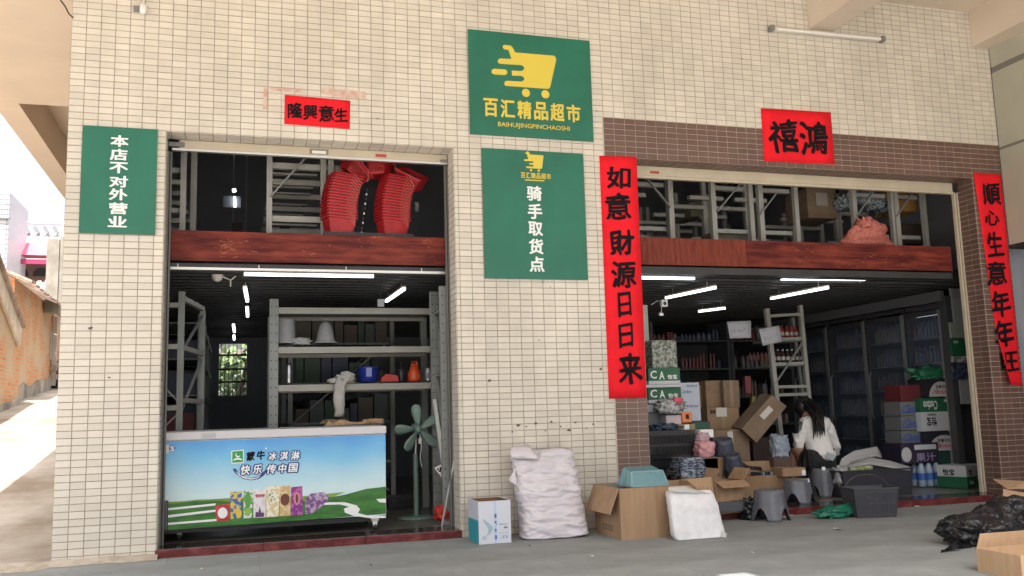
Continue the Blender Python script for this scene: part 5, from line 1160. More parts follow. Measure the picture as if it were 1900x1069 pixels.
# brown cartons in the middle
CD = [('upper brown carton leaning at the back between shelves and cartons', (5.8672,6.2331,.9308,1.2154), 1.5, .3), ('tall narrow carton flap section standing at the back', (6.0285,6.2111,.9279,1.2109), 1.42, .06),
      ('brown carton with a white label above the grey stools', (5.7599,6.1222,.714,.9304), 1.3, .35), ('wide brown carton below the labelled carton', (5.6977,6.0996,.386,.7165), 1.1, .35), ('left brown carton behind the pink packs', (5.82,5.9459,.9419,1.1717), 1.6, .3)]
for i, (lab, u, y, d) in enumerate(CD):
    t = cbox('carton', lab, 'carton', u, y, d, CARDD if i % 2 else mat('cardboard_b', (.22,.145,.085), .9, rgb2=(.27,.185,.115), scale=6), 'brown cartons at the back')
    x0,x1,z0,z1 = u; B('tape', t, (x0+x1)/2-.02, (x0+x1)/2+.02, y-.001, y-.0003, z0, z1, mat('tape_brown', (.27,.19,.12), .3))
    if i == 2: B('label', t, x0+.10, x0+.22, y-.003, y-.0012, z0+.13, z0+.22, mat('label_paper', (.5,.5,.46), .7)); glyph('lettering', '易碎', Q(x0+.03,x0+.09,z0+.16,z0+.2,y), INK, t, bold=.02)
    if i == 3: B('label', t, x0+.16, x0+.22, y-.003, y-.0012, z1-.14, z1-.02, mat('label_paper'))
t = thing('carton', 'big brown carton tilted on its corner with a white label', 'carton', (6.2332,1,.7969)); t['group'] = 'brown cartons at the back'
a, b_, c_, d_ = (Vector((5.9613,1,.7209)), Vector((6.3256,1,1.045)), Vector((6.49,1,.9287)), Vector((6.1198,1,.5792)))
mb = MB(); mb.prism([a,b_,c_,d_], (.06,.3,.02), CARDD); mb.build('body', t, .003)
e1, e2 = (b_-a), (d_-a); o_ = a+e1*.48+e2*.22; mb = MB(); mb.prism([o_, o_+e1*.3+e2*.02, o_+e1*.3+e2*.32, o_+e2*.3], (0,-.002,0), mat('label_paper')); mb.build('label', t)
t = thing('yellow_packet', 'yellow packet behind the tilted carton', 'packet', (6.5561,1.7,.9896)); MB().prism([Vector((6.5095,1.7,.8928)), Vector((6.5335,1.7,1.0421)), Vector((6.5731,1.7,1.0412)), Vector((6.5828,1.7,.9024))], (0,.04,0), mat('dull_yellow', (.25,.22,.05), .5)).build('body', t)
t = thing('dull_red_packet', 'dull red packet behind the brown cartons', 'packet', (6.5623,1.8,1.1492)); x0,x1,z0,z1 = 6.5174,6.5907,1.0794,1.2665; B('body', t, x0, x1, 1.8, 1.85, z0, z1, mat('pack_red'), .004)
t = thing('plastic_bag', 'pale blue-grey bag in front of the seated person', 'bag', (6.2342,.75,.5396)); lump('bag', t, Vector((6.2759,.85,.5457)), (.085,.06,.11), mat('blue_grey_film', (.26,.31,.38), .3, var=.15, scale=15), 19, .25, .5)
# front cartons with flaps
def carton(label, c, rz, w, d, h, mt, flaps, group='open brown cartons', thick=.005, prints=True, cat='carton'):
    """open carton: c bottom centre; flaps: side letter -> (opening angle from vertical in degrees, length)"""
    t = thing('open_carton', label, cat, c, group); t.rotation_euler = (0,0,R(rz)); C = Vector(c)
    def L(nm, mb, bevel=0): return mb.build(nm, t, bevel)
    mb = MB(); mb.box(C.x-w/2,C.x+w/2,C.y-d/2,C.y-d/2+thick,C.z,C.z+h,mt); L('front_panel', mb)
    mb = MB(); mb.box(C.x-w/2,C.x+w/2,C.y+d/2-thick,C.y+d/2,C.z,C.z+h,mt); L('back_panel', mb)
    mb = MB(); mb.box(C.x-w/2,C.x-w/2+thick,C.y-d/2+thick+.0005,C.y+d/2-thick-.0005,C.z,C.z+h,mt); L('side_panel', mb)
    mb = MB(); mb.box(C.x+w/2-thick,C.x+w/2,C.y-d/2+thick+.0005,C.y+d/2-thick-.0005,C.z,C.z+h,mt); L('side_panel', mb)
    mb = MB(); mb.box(C.x-w/2+thick+.0005,C.x+w/2-thick-.0005,C.y-d/2+thick+.0005,C.y+d/2-thick-.0005,C.z+.001,C.z+.006,mt); L('bottom', mb)
    for s_, ang, ln in flaps:
        a = R(ang); out = {'f':(0,-1),'b':(0,1),'l':(-1,0),'r':(1,0)}[s_]; ox, oy = out
        base = Vector((C.x+ox*w/2, C.y+oy*d/2, C.z+h+.001)); al = Vector((abs(oy)*w/2, abs(ox)*d/2, 0))*.98
        dirn = Vector((ox*math.sin(a), oy*math.sin(a), math.cos(a)))*ln; nn = Vector((ox*math.cos(a), oy*math.cos(a), -math.sin(a)))*thick
        sk = al*rnd.uniform(-.06,.06)
        mb = MB(); mb.prism([base-al, base+al, base+al*.96+dirn+sk, base-al*.96+dirn+sk], -nn, mt); L('flap', mb)
    return t
# supports under the middle cartons
z3 = CD[3][1][2]; x30, x31 = CD[3][1][0], CD[3][1][1]
for k, (lab, z0, z1, dx) in enumerate((('dusty brown carton on the floor under the wide one', .058, z3*.5, .03), ('middle brown carton of the pile behind the stools', z3*.5+.001, z3-.002, -.02))):
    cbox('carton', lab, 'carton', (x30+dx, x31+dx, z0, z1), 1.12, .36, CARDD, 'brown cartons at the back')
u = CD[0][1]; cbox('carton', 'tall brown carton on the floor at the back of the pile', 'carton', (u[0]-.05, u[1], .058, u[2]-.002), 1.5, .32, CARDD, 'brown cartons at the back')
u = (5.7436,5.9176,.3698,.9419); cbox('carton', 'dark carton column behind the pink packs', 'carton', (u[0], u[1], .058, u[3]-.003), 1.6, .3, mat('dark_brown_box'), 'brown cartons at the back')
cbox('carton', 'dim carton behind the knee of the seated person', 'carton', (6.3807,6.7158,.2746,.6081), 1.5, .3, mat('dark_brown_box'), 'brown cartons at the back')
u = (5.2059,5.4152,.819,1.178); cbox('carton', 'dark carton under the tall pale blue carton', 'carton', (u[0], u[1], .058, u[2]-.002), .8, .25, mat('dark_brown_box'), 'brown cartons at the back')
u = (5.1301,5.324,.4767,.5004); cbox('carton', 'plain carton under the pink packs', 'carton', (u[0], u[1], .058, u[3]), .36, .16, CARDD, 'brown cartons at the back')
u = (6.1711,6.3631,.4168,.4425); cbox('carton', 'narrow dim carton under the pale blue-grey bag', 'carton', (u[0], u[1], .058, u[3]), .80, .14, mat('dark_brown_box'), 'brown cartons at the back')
# ---------------------------------------------------------------- items in front of the pier
BXW = mat('box_white', (.56,.58,.64), .5); TEAL = mat('box_teal', (.03,.30,.36), .5); INB = mat('box_inside', (.17,.09,.055), .9)
c = (3.012, -.30, 0); w, d = .245, .31; h = .3055
t = thing('open_carton', 'small white carton with a teal side and blue tape by the left pier corner', 'carton', c)
x0, x1, y0, y1 = c[0]-w/2, c[0]+w/2, c[1]-d/2, c[1]+d/2
B('front_panel', t, x0, x1, y0, y0+.006, .001, h, BXW, .001); B('back_panel', t, x0, x1, y1-.006, y1, .001, h, BXW, .001); B('side_panel', t, x1-.006, x1, y0+.0065, y1-.0065, .001, h, BXW)
B('side_panel', t, x0, x0+.006, y0+.0065, y1-.0065, h*.55, h, BXW); B('side_panel', t, x0, x0+.006, y0+.0065, y1-.0065, .001, h*.549, TEAL)
for q in ((x0+.0065,x0+.009,y0+.007,y1-.007), (x1-.009,x1-.0065,y0+.007,y1-.007), (x0+.01,x1-.01,y1-.009,y1-.0065)): B('lining', t, q[0], q[1], q[2], q[3], .01, h-.001, INB)
B('lining', t, x0+.01, x1-.01, y0+.012, y1-.012, h*.72, h*.74, INB)
PB = mat('print_blue_tape', (.05,.16,.42), .4)
B('tape', t, x0+.118, x0+.136, y0-.0012, y0-.0004, .002, h-.001, mat('tape_pale', (.42,.52,.68), .3)); 
for k, (ch, z) in enumerate(zip('源气水源', (.18, .13, .08, .03))): glyph('character', ch, Q(x0+.118, x0+.137, z*h/.3, (z+.03)*h/.3, y0-.0012), PB, t, off=.0005, bold=.05)
glyph('lettering', '5.5°', Q(x0+.165, x0+.218, .035, .055, y0), mat('print_grey'), t, off=.001, bold=.03, flip=True); B('badge', t, x0+.19, x0+.218, y0-.0012, y0-.0004, .105, .118, mat('print_grey'))
glyph('lettering', '弱碱性水', Q(x0+.15, x0+.222, .13, .141, y0), mat('print_grey'), t, off=.001, bold=0); glyph('lettering', '净含量', Q(x0+.15, x0+.222, .07, .079, y0), mat('print_pale', (.32,.36,.42), .5), t, off=.001, bold=0)
mb = MB()
for k in range(24): z = .055+k*.0052; xx = x0+.048+.022*math.sin(k*.17+.2); mb.box(xx, xx+.034*math.sin(math.pi*(k+1)/26)+.004, y0-.0011, y0-.0004, z, z+.0022, mat('print_teal', (.12,.36,.40), .5))
mb.build('printed_wave', t)
MB().lathe([(.014,0),(.016,.0007)], mat('print_pale2', (.40,.46,.52), .5), (x0+.04, y0-.0004, .045), 16, Matrix.Rotation(R(90),3,'X')).build('printed_mark', t)
# sack
SK = mat('sack_lilac', (.57,.535,.57), .5, var=.05, scale=7, bump=.35, bscale=9, bdist=.02, stretch=(1,1,2.4))
t = thing('woven_sack', 'large pale lilac plastic sack leaning on the middle pier', 'sack', (3.52,-.3,0))
rw_ = []
for l, r, y in (((3.2704,-.38,.0005),(3.7167,-.38,-.005),-.34), ((3.2454,-.38,.0099),(3.7658,-.38,.0157),-.33), ((3.2505,-.36,.1052),(3.7682,-.36,.0935),-.31), ((3.2555,-.34,.2015),(3.7664,-.34,.1803),-.29), ((3.2524,-.33,.2721),(3.7515,-.33,.2612),-.275),
        ((3.2474,-.32,.2875),(3.7475,-.32,.285),-.27), ((3.2479,-.3,.3777),(3.7452,-.3,.3652),-.25), ((3.2473,-.27,.4764),(3.7428,-.27,.4619),-.22), ((3.2417,-.24,.5562),(3.744,-.24,.5431),-.19), ((3.2383,-.2,.616),(3.7481,-.2,.6039),-.15), ((3.2822,-.16,.6499),(3.7374,-.16,.6408),-.12)):
    rw_.append((max(.004, l[2]*.5+r[2]*.5), l[0], r[0], y))
dp = [.10,.125,.13,.125,.12,.118,.115,.105,.085,.06,.03]; dpi = [a+(b-a)*j/4 for a, b in zip(dp, dp[1:]) for j in range(4)]+[dp[-1]]
loft('sack', t, interp(rw_, 12), SK, [a+(b-a)*j/12 for a, b in zip(dp, dp[1:]) for j in range(12)]+[dp[-1]], n=110, wr=.024, seed=2, p=3.2, q=(5,9,13), creases=((.33,.05,.016),(.355,-.04,.012),(.30,.12,-.012),(.43,.25,.010),(.52,-.3,.012),(.22,.1,-.008),(.10,-.06,.010),(.58,.5,.009),(.47,-.12,-.01),(.16,.22,.008)))
def fold(name, par, pts, mt, th=.012, wr=.01, sd=0):
    """free film or cloth panel: a row of (left,right) point pairs"""
    vs = []; fs = []; n = 8
    for i, (a, b) in enumerate(pts):
        a, b = Vector(a), Vector(b)
        for j in range(n+1):
            p = a.lerp(b, j/n); q = noise.noise_vector(Vector((p.x*14+sd, p.y*14, p.z*14))); vs.append(p+q*wr)
    for i in range(len(pts)-1):
        for j in range(n): k = i*(n+1)+j; fs.append((k, k+1, k+n+2, k+n+1))
    mb = MB(); mb.add(vs, fs, mt); o = mb.build(name, par, smooth=True, fix=False); s_ = o.modifiers.new('thick', 'SOLIDIFY'); s_.thickness = th; s_.offset = 0
    return o
fold('folded_top', t, [((3.2237,-.26,.5902),(3.4319,-.26,.5817)), ((3.2021,-.25,.6313),(3.4274,-.25,.6101)), ((3.2268,-.2,.6656),(3.4067,-.21,.6466)), ((3.3271,-.16,.6813),(3.3888,-.16,.679))], SK, .01, .02)
fold('folded_top', t, [((3.4455,-.22,.5878),(3.7401,-.22,.5924)), ((3.4715,-.2,.6356),(3.7314,-.2,.638)), ((3.5606,-.15,.6514),(3.7233,-.15,.6495))], SK, .01, .02, 3)
fold('torn_edge', t, [((3.2432,-.26,.5246),(3.2541,-.28,.3761)), ((3.2148,-.25,.4768),(3.2151,-.27,.4055)), ((3.1836,-.25,.4379),(3.1875,-.25,.4257))], SK, .006, .012, 5)
# big carton
cx0, cx1 = 3.885, 4.6283; hb = .3675
t = carton('large brown open carton with a hanging side flap, blue basket on its rim', ((cx0+cx1)/2, -.49, 0), 0, cx1-cx0, .5, hb, CARD, [('l',158,.20)])
o = MB(); p_ = [(4.4242,-.75,.4127),(4.637,-.75,.4186),(4.6539,-.75,.2582),(4.5389,-.75,.304)]; o.prism(p_, (0,.006,0), CARD); o.build('flap', t)
mb = MB()
for a, b in (((3.8746,-.35,.1022),(3.8961,-.35,.0847)),): pass
for k in range(4):
    y = -.40-k*.055; mb.box(cx0-.0012, cx0-.0003, y-.02, y+.012, .05, .09, mat('carton_ink', (.10,.065,.045), .8)); mb.box(cx0-.0022, cx0-.0013, y-.014, y+.006, .056, .083, CARD)
mb.build('printed_symbols', t)
B('tray', t, cx0+.02, cx0+.16, -.70, -.32, hb-.10, hb-.012, mat('tray_blue', (.07,.16,.22), .45), .004)
TB = mat('basket_teal', (.17,.31,.34), .4)
t = thing('plastic_basket', 'pale teal plastic basket lying upside down on the large carton', 'basket', (4.1463,-.66,.4563))
fr_ = [Vector(v) for v in [(3.9951,-.7,.4301),(4.0166,-.7,.5115),(4.2728,-.7,.5242),(4.2855,-.7,.4322)]]
zz = hb+.004
dz = zz-min(v.z for v in fr_)
P0 = [Vector((v.x, -.70, v.z+dz)) for v in fr_]
for v in (P0[0], P0[3]): v.z = zz
xl, xr, zt_ = P0[0].x, P0[3].x, zz+.10
A0 = Vector((xl,-.72,zz)); A1 = Vector((xr,-.72,zz)); A2 = Vector((xr-.012,-.66,zz+.10)); A3 = Vector((xl+.028,-.66,zz+.10)); A4 = Vector((xr-.015,-.50,zz+.13)); A5 = Vector((xl+.03,-.50,zz+.13)); A6 = Vector((xr,-.44,zz)); A7 = Vector((xl,-.44,zz))
mb = MB(); mb.add([A0,A1,A2,A3,A4,A5,A6,A7], [(0,1,2,3),(3,2,4,5),(5,4,6,7),(0,3,5,7),(1,6,4,2)], TB); mb.build('shell', t)
mb = MB()
for k in range(15):
    f = (k+.5)/15
    for a, b in ((A0.lerp(A1,f), A3.lerp(A2,f)), (A3.lerp(A2,f), A5.lerp(A4,f))): mb.bar(a, b, .006, .014, TB)
for k in range(5):
    f = (k+.5)/5
    mb.bar(A0.lerp(A3,f), A1.lerp(A2,f), .006, .004, TB); mb.bar(A3.lerp(A5,f), A2.lerp(A4,f), .006, .004, TB); mb.bar(A0.lerp(A7,f)+Vector((.0,0,.002)), A3.lerp(A5,f), .008, .008, TB)
mb.build('ribs', t)
mb = MB()
for a, b in ((A0,A1),(A1,A6),(A6,A7),(A7,A0),(A3,A2),(A0,A3),(A1,A2)): mb.bar(a+Vector((0,0,.006)), b+Vector((0,0,.006)), .014, .012, TB)
mb.build('rim', t)
# foam / film pack leaning on the carton
FOAM = mat('foam_white', (.62,.62,.63), .45, var=.06, scale=22, bump=.35, bscale=30, bdist=.008)
t = thing('foam_pack', 'white foam sheets in a clear bag leaning on the large carton', 'pack', (4.42,-.88,0))
rw_ = []
for l, r, y in (((4.2225,-.9,.0076),(4.6232,-.9,-.0109),-.92), ((4.2076,-.9,.0464),(4.6208,-.9,.0201),-.91), ((4.2111,-.88,.1581),(4.6131,-.88,.1344),-.88), ((4.2134,-.86,.2518),(4.5994,-.86,.2307),-.86), ((4.2189,-.84,.327),(4.588,-.84,.2962),-.83), ((4.2394,-.82,.3594),(4.5731,-.82,.3112),-.81)):
    rw_.append((max(.004, l[2]*.5+r[2]*.5), l[0], r[0], y))
loft('foam_block', t, interp(rw_, 4), FOAM, [.05]*len(interp(rw_, 4)), n=44, wr=.008, seed=8, p=5)
fold('bag_top', t, [((4.2041,-.89,.3506),(4.5433,-.89,.3101)), ((4.2196,-.87,.3716),(4.4755,-.87,.3277)), ((4.3213,-.85,.3729),(4.3998,-.85,.3612))], mat('film_clear', (.6,.6,.58), .2, alpha=.6, bump=.6), .003, .012, 4)
fold('loose_film', t, [((4.5721,-.95,.0479),(4.5533,-.97,.0019)), ((4.6119,-.95,.0493),(4.6076,-.99,.0007)), ((4.6412,-.95,.0244),(4.6153,-1,.0052))], mat('film_clear'), .003, .02, 6)
# ---------------------------------------------------------------- stools
def stool(label, c, rb, rt, h, mt, tilt=None, rz=0, group='grey plastic stools', sticker=None):
    t = thing('plastic_stool', label, 'stool', c, group); n = 64; vs = []; fs = []; m_ = 10; C = Vector(c)
    for j in range(m_+1):
        for k in range(n):
            a = 2*math.pi*k/n; q = abs(math.cos(2*(a+rz))); arch = h*.42*max(0, (1-(q/.72)**2))**.5 if q < .72 else 0
            z = arch+(h*.97-arch)*j/m_; f = z/h; r = rb+(rt-rb)*f**.8; r *= 1+.035*math.cos(8*(a+rz))*(1-f*.6) + (.02 if j == 0 else 0)
            vs.append(C+Vector((r*math.cos(a), r*math.sin(a), z)))
    for j in range(m_):
        for k in range(n): a, b = j*n+k, j*n+(k+1) % n; fs.append((a, b, b+n, a+n))
    mb = MB(); mb.add(vs, fs, mt); o = mb.build('body', t, smooth=True); s_ = o.modifiers.new('thick', 'SOLIDIFY'); s_.thickness = .004
    MB().lathe([(rt*1.0,h*.955),(rt*1.01,h*.975),(rt*.95,h*.995),(rt*.82,h),(rt*.78,h*.985),(.01,h*.98)], mt, C, 40, caps=False).build('seat', t, smooth=True)
    if sticker:
        a, z = sticker; r = rb+(rt-rb)*(z/h)**.8+.006; x = Vector((math.cos(a), math.sin(a), 0)); y = Vector((-math.sin(a), math.cos(a), 0)); p = C+x*r+Vector((0,0,z)); mb = MB()
        mb.prism([p-y*.016-Vector((0,0,.016)), p+y*.016-Vector((0,0,.016)), p+y*.016+Vector((0,0,.016))-x*.004, p-y*.016+Vector((0,0,.016))-x*.004], x*.001, SWHITE); mb.build('sticker', t)
    if tilt: t.rotation_euler = tilt
    return t
g1 = (5.45,-.2289,0); stool('frontmost grey stool standing on the pavement', (g1[0], g1[1], .001), .162, .118, .249, GREYP, rz=.35)
g2 = (6.1781,.4589,.058); stool('grey stool with a white sticker on the shop floor behind the frontmost one', (6.118, .36, .059), .158, .11, .2716-.06, GREYP, rz=.15, sticker=(-1.1,.20))
s3 = (6.6527, .72, .059); h3 = .328-.06; stool('tall grey stool the person sits on', s3, .15, .125, h3, GREYP, rz=.5, sticker=(-2.1,.27))
NV = mat('stool_navy', (.055,.06,.085), .35, var=.1)
p_ = (5.4615,.42,.3377); stool('dark tilted stool stack above the open cartons', (p_[0], .48, p_[2]), .115, .08, .33, NV, tilt=(R(12),R(-8),0), rz=.3); p_ = (5.4403,.3,.3357); stool('small dark stool leaning in front of the stool stack', (p_[0], .30, p_[2]), .10, .07, .2, NV, tilt=(R(14),R(-12),0), rz=.6)
# cartons and goods in the right opening, front row
u = (5.1541,5.3842,.2333,.4915); cbox('carton', 'upright brown carton behind the bundle of packets', 'carton', u, .36, .25, CARD, 'brown cartons in the right opening')
u = (4.7871,5.2494,.1245,.3501); cbox('carton', 'low brown carton under the bundle of packets', 'carton', (u[0], u[1]-.1, .059, u[3]), .04, .28, CARD, 'brown cartons in the right opening')
ztop = u[3]
t = thing('packet_bundle', 'tied bundle of silver and blue packets on a low carton', 'bundle', (4.9262,.1,.3705))
SB = mat('silver_pack', (.40,.44,.50), .25, rgb2=(.05,.07,.13), scale=30, stretch=(1,1,3), ramp=(.44,.56))
bx0, bx1 = 4.7872, 5.0406
for k in range(7): 
    ww = .012*rnd.uniform(-1,1); lump('packet', t, Vector(((bx0+bx1)/2+ww, .16, ztop+.014+k*.024)), ((bx1-bx0)/2*(1-.03*k), .12, .012), SB, 40+k, .15, .25, n=7, freq=5)
MB().tube([((bx0+bx1)/2+.02,.03,ztop), ((bx0+bx1)/2+.018,.035,ztop+.16), ((bx0+bx1)/2+.015,.28,ztop+.17)], .004, BLACKP, 6).build('strap', t)
lump('black_film', t, Vector((bx0-.03,.16,ztop+.035)), (.09,.1,.034), mat('black_film', (.015,.015,.018), .2), 60, .4, .7, freq=4)
cbox('carton', 'brown carton supporting the dark stool stack', 'carton', (5.3191, 5.6185, .059, .3234-.01), .40, .3, CARDD, 'brown cartons in the right opening')
CB = mat('cardboard_warm', (.27,.17,.095), .85, rgb2=(.33,.215,.125), scale=5, stretch=(6,6,.5))
g = (5.5931,.7158,0); t = carton('open brown carton with folded flaps and faded print at the threshold', (5.1442, .0, .06), 8, .30, .22, .3227-.06, CB, [('f',120,.10),('r',40,.12),('l',-25,.12)])
glyph('printed_symbols', '易碎品', Q(5.1255, 5.2521, .12, .17, -.118), mat('carton_ink'), t, bold=.02)
cbox('tray', 'dark shallow crate below the open carton at the threshold', 'crate', (5.0205,5.2714,.0768,.1594), -.15, .1, mat('grey_tray', (.07,.075,.08), .5))
t = carton('wide brown carton full of magazines in front of the seated person', (5.9723, .74, .06), -4, .44, .26, .2939-.06, CB, [('l',35,.14),('r',65,.12),('b',15,.12)])
for k in range(9):
    xx = 5.9031+k*.03; tt = thing('magazine', '%s magazine from the left standing in the wide carton' % ORD[k].replace('bottom','first'), 'magazine', (xx, .72, .2755), 'magazines in the wide carton')
    MB().prism([(xx,.65,.1706),(xx+.012,.65,.1706),(xx+.035,.65,.3205),(xx+.023,.65,.3205)], (0,.17,0), [mat('mag_dark', (.03,.05,.08), .3), mat('mag_pale', (.35,.4,.42), .3), mat('mag_teal', (.05,.12,.14), .3)][k % 3]).build('cover', tt)
t = cbox('carton', 'small brown carton with a white label right of the magazines', 'carton', (6.0657,6.3142,.2804,.3592), .5, .2, CB, 'brown cartons in the right opening'); x0,x1,z0,z1 = 6.271,6.3118,.2857,.3351; B('label', t, x0, x1, .4975, .499, z0, z1, SWHITE)
t = thing('black_bag', 'small black plastic bag behind the frontmost grey stool', 'bag', (5.3313,-.1,.0826)); lump('bag', t, Vector((5.3193, -.12, .085)), (.07,.07,.085), mat('black_film'), 61, .4, .8, freq=4)
fold('dark_cloth', thing('dark_cloth', 'black cloth spilling over the carton edge left of the magazines', 'cloth', (5.6913,.5,.4104)), [((5.5916,.45,.4507),(5.5895,.4,.3712)), ((5.6711,.42,.4148),(5.6712,.38,.3686)), ((5.7551,.36,.3946),(5.7403,.34,.3627))], mat('black_film'), .012, .02, 2)
# baskets to the right of the person
b0 = 6.65,7.4493,.0416,.3059
crate('storage_basket', 'large dark solid basket right of the seated person', 'basket', ((b0[0]+b0[1])/2, .62, .06), 0, b0[1]-b0[0], .42, b0[3]-.06, mat('basket_dark', (.035,.035,.045), .35), taper=.93, slots=False, wall=.006)
FILM = mat('film_grey', (.34,.34,.345), .25, bump=.5, bscale=12)
t = thing('plastic_film', 'crumpled grey plastic film spilling over the large dark basket', 'film', (7.1493,.6,.3797))
fold('sheet', t, [((6.6906,.55,.2744),(6.8004,.55,.2187)), ((6.783,.6,.4205),(6.8106,.55,.3297)), ((6.979,.65,.4728),(6.9497,.58,.3991)), ((7.2717,.7,.502),(7.1657,.6,.4204)), ((7.313,.7,.4688),(7.2516,.6,.4014))], FILM, .01, .02, 3)
fold('sheet', t, [((6.8142,.5,.3825),(6.7543,.45,.3369)), ((7.0634,.55,.4109),(6.981,.45,.3674)), ((7.2563,.5,.3792),(7.1863,.42,.3296)), ((7.4326,.42,.3086),(7.4002,.4,.2804))], FILM, .01, .016, 9)
lump('bundle', t, Vector((6.7058, .5, .2513)), (.06,.06,.09), FILM, 62, .3, .7)
t = thing('green_packets', 'green packets inside the large dark basket under the film', 'packet', (6.9427,.5,.3263)); x0,x1,z0,z1 = 6.7795,7.0333,.3047,.3499; B('packet', t, x0, x1, .46, .60, z0, z1, mat('pack_green', (.18,.25,.06), .4, rgb2=(.4,.42,.3), scale=30, ramp=(.45,.55)), .01)
gb = 6.0724,6.4847,-.0086,.2262
crate('shopping_basket', 'grey slotted shopping basket on the pavement right of the green bag', 'basket', (6.2854, -.42, .002), R(-12), .375, .26, .235, mat('basket_midgrey', (.06,.06,.07), .4), taper=.86, nslot=24, handle=.1, barw=.66, wall=.005)
t = thing('green_bag', 'green mesh bag slumped on the pavement beside the grey basket', 'bag', (5.9937, -.35, 0))
GM = mat('mesh_green', (.01,.14,.085), .45, var=.25, scale=25, bump=.6)
fold('mesh', t, [((5.7896,-.4,.0314),(5.8091,-.4,.0173)), ((5.854,-.4,.0581),(5.8619,-.42,.0161)), ((6.0014,-.38,.0829),(5.9661,-.44,.0076)), ((6.1261,-.36,.1272),(6.0862,-.42,.0116)), ((6.1768,-.35,.1325),(6.1294,-.42,.0222))], GM, .03, .03, 1)
lump('mesh', t, Vector((5.967, -.36, .04)), (.13,.08,.045), GM, 63, .4, .8, freq=4)
# water pack
t = thing('water_pack', 'shrink wrapped pack of blue labelled water bottles on the shop floor', 'water bottles', (7.9689,.8337,.06))
g = (7.979, .98, .06)
WB = mat('water_clear', (.30,.38,.48), .08, bump=.2, bscale=20); WL = mat('water_label', (.04,.13,.42), .3)
for i in range(3):
    for j in range(2):
        c = (g[0]+.05+i*.095, g[1]+j*.1, .062); MB().lathe([(.035,0),(.042,.01),(.042,.16),(.036,.2),(.016,.24),(.015,.255)], WB, c, 14).build('bottle', t, smooth=True); MB().lathe([(.0428,.07),(.0428,.14)], WL, c, 14, caps=False).build('label', t); MB().lathe([(.017,.255),(.017,.275)], mat('cap_blue', (.1,.2,.6), .4), c, 10).build('cap', t)
# drink cartons on the right
BK = mat('carton_black', (.022,.022,.03), .4); DKP = mat('carton_purple', (.03,.022,.045), .5)
def rot_carton(label, c, rz, w, d, h, bands, txt, group='green and white drink cartons'):
    t = thing('drink_carton', label, 'carton', c, group); t.rotation_euler = (0,0,R(rz)); C = Vector(c)
    for a, b, m_ in bands: B('panel', t, C.x-w/2, C.x+w/2, C.y-d/2, C.y+d/2, C.z+h*a+.0004, C.z+h*b, m_, .003)
    for (s_, f0, f1, z0, z1, m_, fl, sd) in txt:
        if sd == 'f': q = Q(C.x-w/2+w*f0, C.x-w/2+w*f1, C.z+h*z0, C.z+h*z1, C.y-d/2)
        else: q = ((C.x-w/2, C.y+d/2-d*f0, C.z+h*z0), (0,-d*(f1-f0),0), (0,0,h*(z1-z0)))
        glyph('lettering', s_, q, m_, t, off=.0015, bold=.03, flip=fl)
    return t
OUT = SWHITE
p_ = (7.769,.1065,.06)
rot_carton('green and white drink carton alone on the floor in front of the others', (8.3656, .80, .06), 22, .40, .30, .225, [(0,.5,GBX),(.5,1,WBX)], [('怡宝',.12,.30,.56,.84,INK,False,'f'),('C\'estbon',.10,.34,.16,.36,OUT,False,'f'),('怡宝',.55,.66,.34,.46,OUT,False,'f'),('饮用纯净水',.5,.8,.6,.7,mat('print_grey'),False,'f'),('24×555ml',.7,.92,.08,.18,OUT,False,'f'),('怡宝',.2,.6,.55,.85,INK,False,'s')])
zs1 = .06
u = 8.1062,8.741,.6205,.9771
gw_carton('large green and white drink carton printed upside down, high in the right stack', (8.1062,8.741,.6262,.9714), 1.0, .28, [(0,.42,GBX),(.42,1,WBX)], [("C'estbon",.06,.34,.64,.92,SWHITE,True),('怡宝',.10,.30,.14,.42,INK,True),('怡宝',.48,.56,.86,.95,SWHITE,True),('怡宝',.84,.96,.60,.68,SWHITE,True),('饮用纯净水',.12,.30,.46,.53,INK,True)])
def dome_carton(label, u, y, d, extra=None):
    x0,x1,z0,z1 = u; t = thing('drink_carton', label, 'carton', ((x0+x1)/2, y+d/2, z0), 'black drink cartons'); B('body', t, x0, x1, y, y+d, z0, z1, BK, .002)
    cx = x0+(x1-x0)*.42; r = (x1-x0)*.36; h = (z1-z0)*.82
    FP_ = [(cx+r*math.cos(k*math.pi/14), y-.001, z0+.002+h*math.sin(k*math.pi/14)) for k in range(15)]; MB().poly(FP_, mat('dome_white', (.48,.47,.48), .5)).build('printed_dome', t, fix=False)
    glyph('lettering', '百事可乐', Q(cx-r*.45, cx+r*.45, z0+h*.55, z0+h*.78, y-.001), INK, t, off=.001, bold=.03); glyph('lettering', 'Panda', Q(cx-r*.6, cx+r*.6, z0+h*.2, z0+h*.48, y-.001), mat('print_redtext'), t, off=.001, bold=.02, slant=.3, brush=.02)
    B('panel_strip', t, x1-(x1-x0)*.13, x1-.004, y-.0015, y-.0004, z0+.004, z1-.004, mat('strip_white', (.46,.46,.44), .6))
    return t
dome_carton('black drink carton with a pale dome print at the top of the right stack', (8.2051,8.6535,.9833,1.1775), 1.0, .28)
dome_carton('black drink carton with a pale dome print under the large green one', (8.1376,8.6932,.4178,.6141), 1.0, .28)
u = 8.1483,8.7036,.2372,.416; cbox('drink_carton', 'dark carton at the base of the right stack', 'carton', (u[0], u[1], .06, u[3]-.002), 1.02, .28, mat('dark_green_box'), 'black drink cartons')
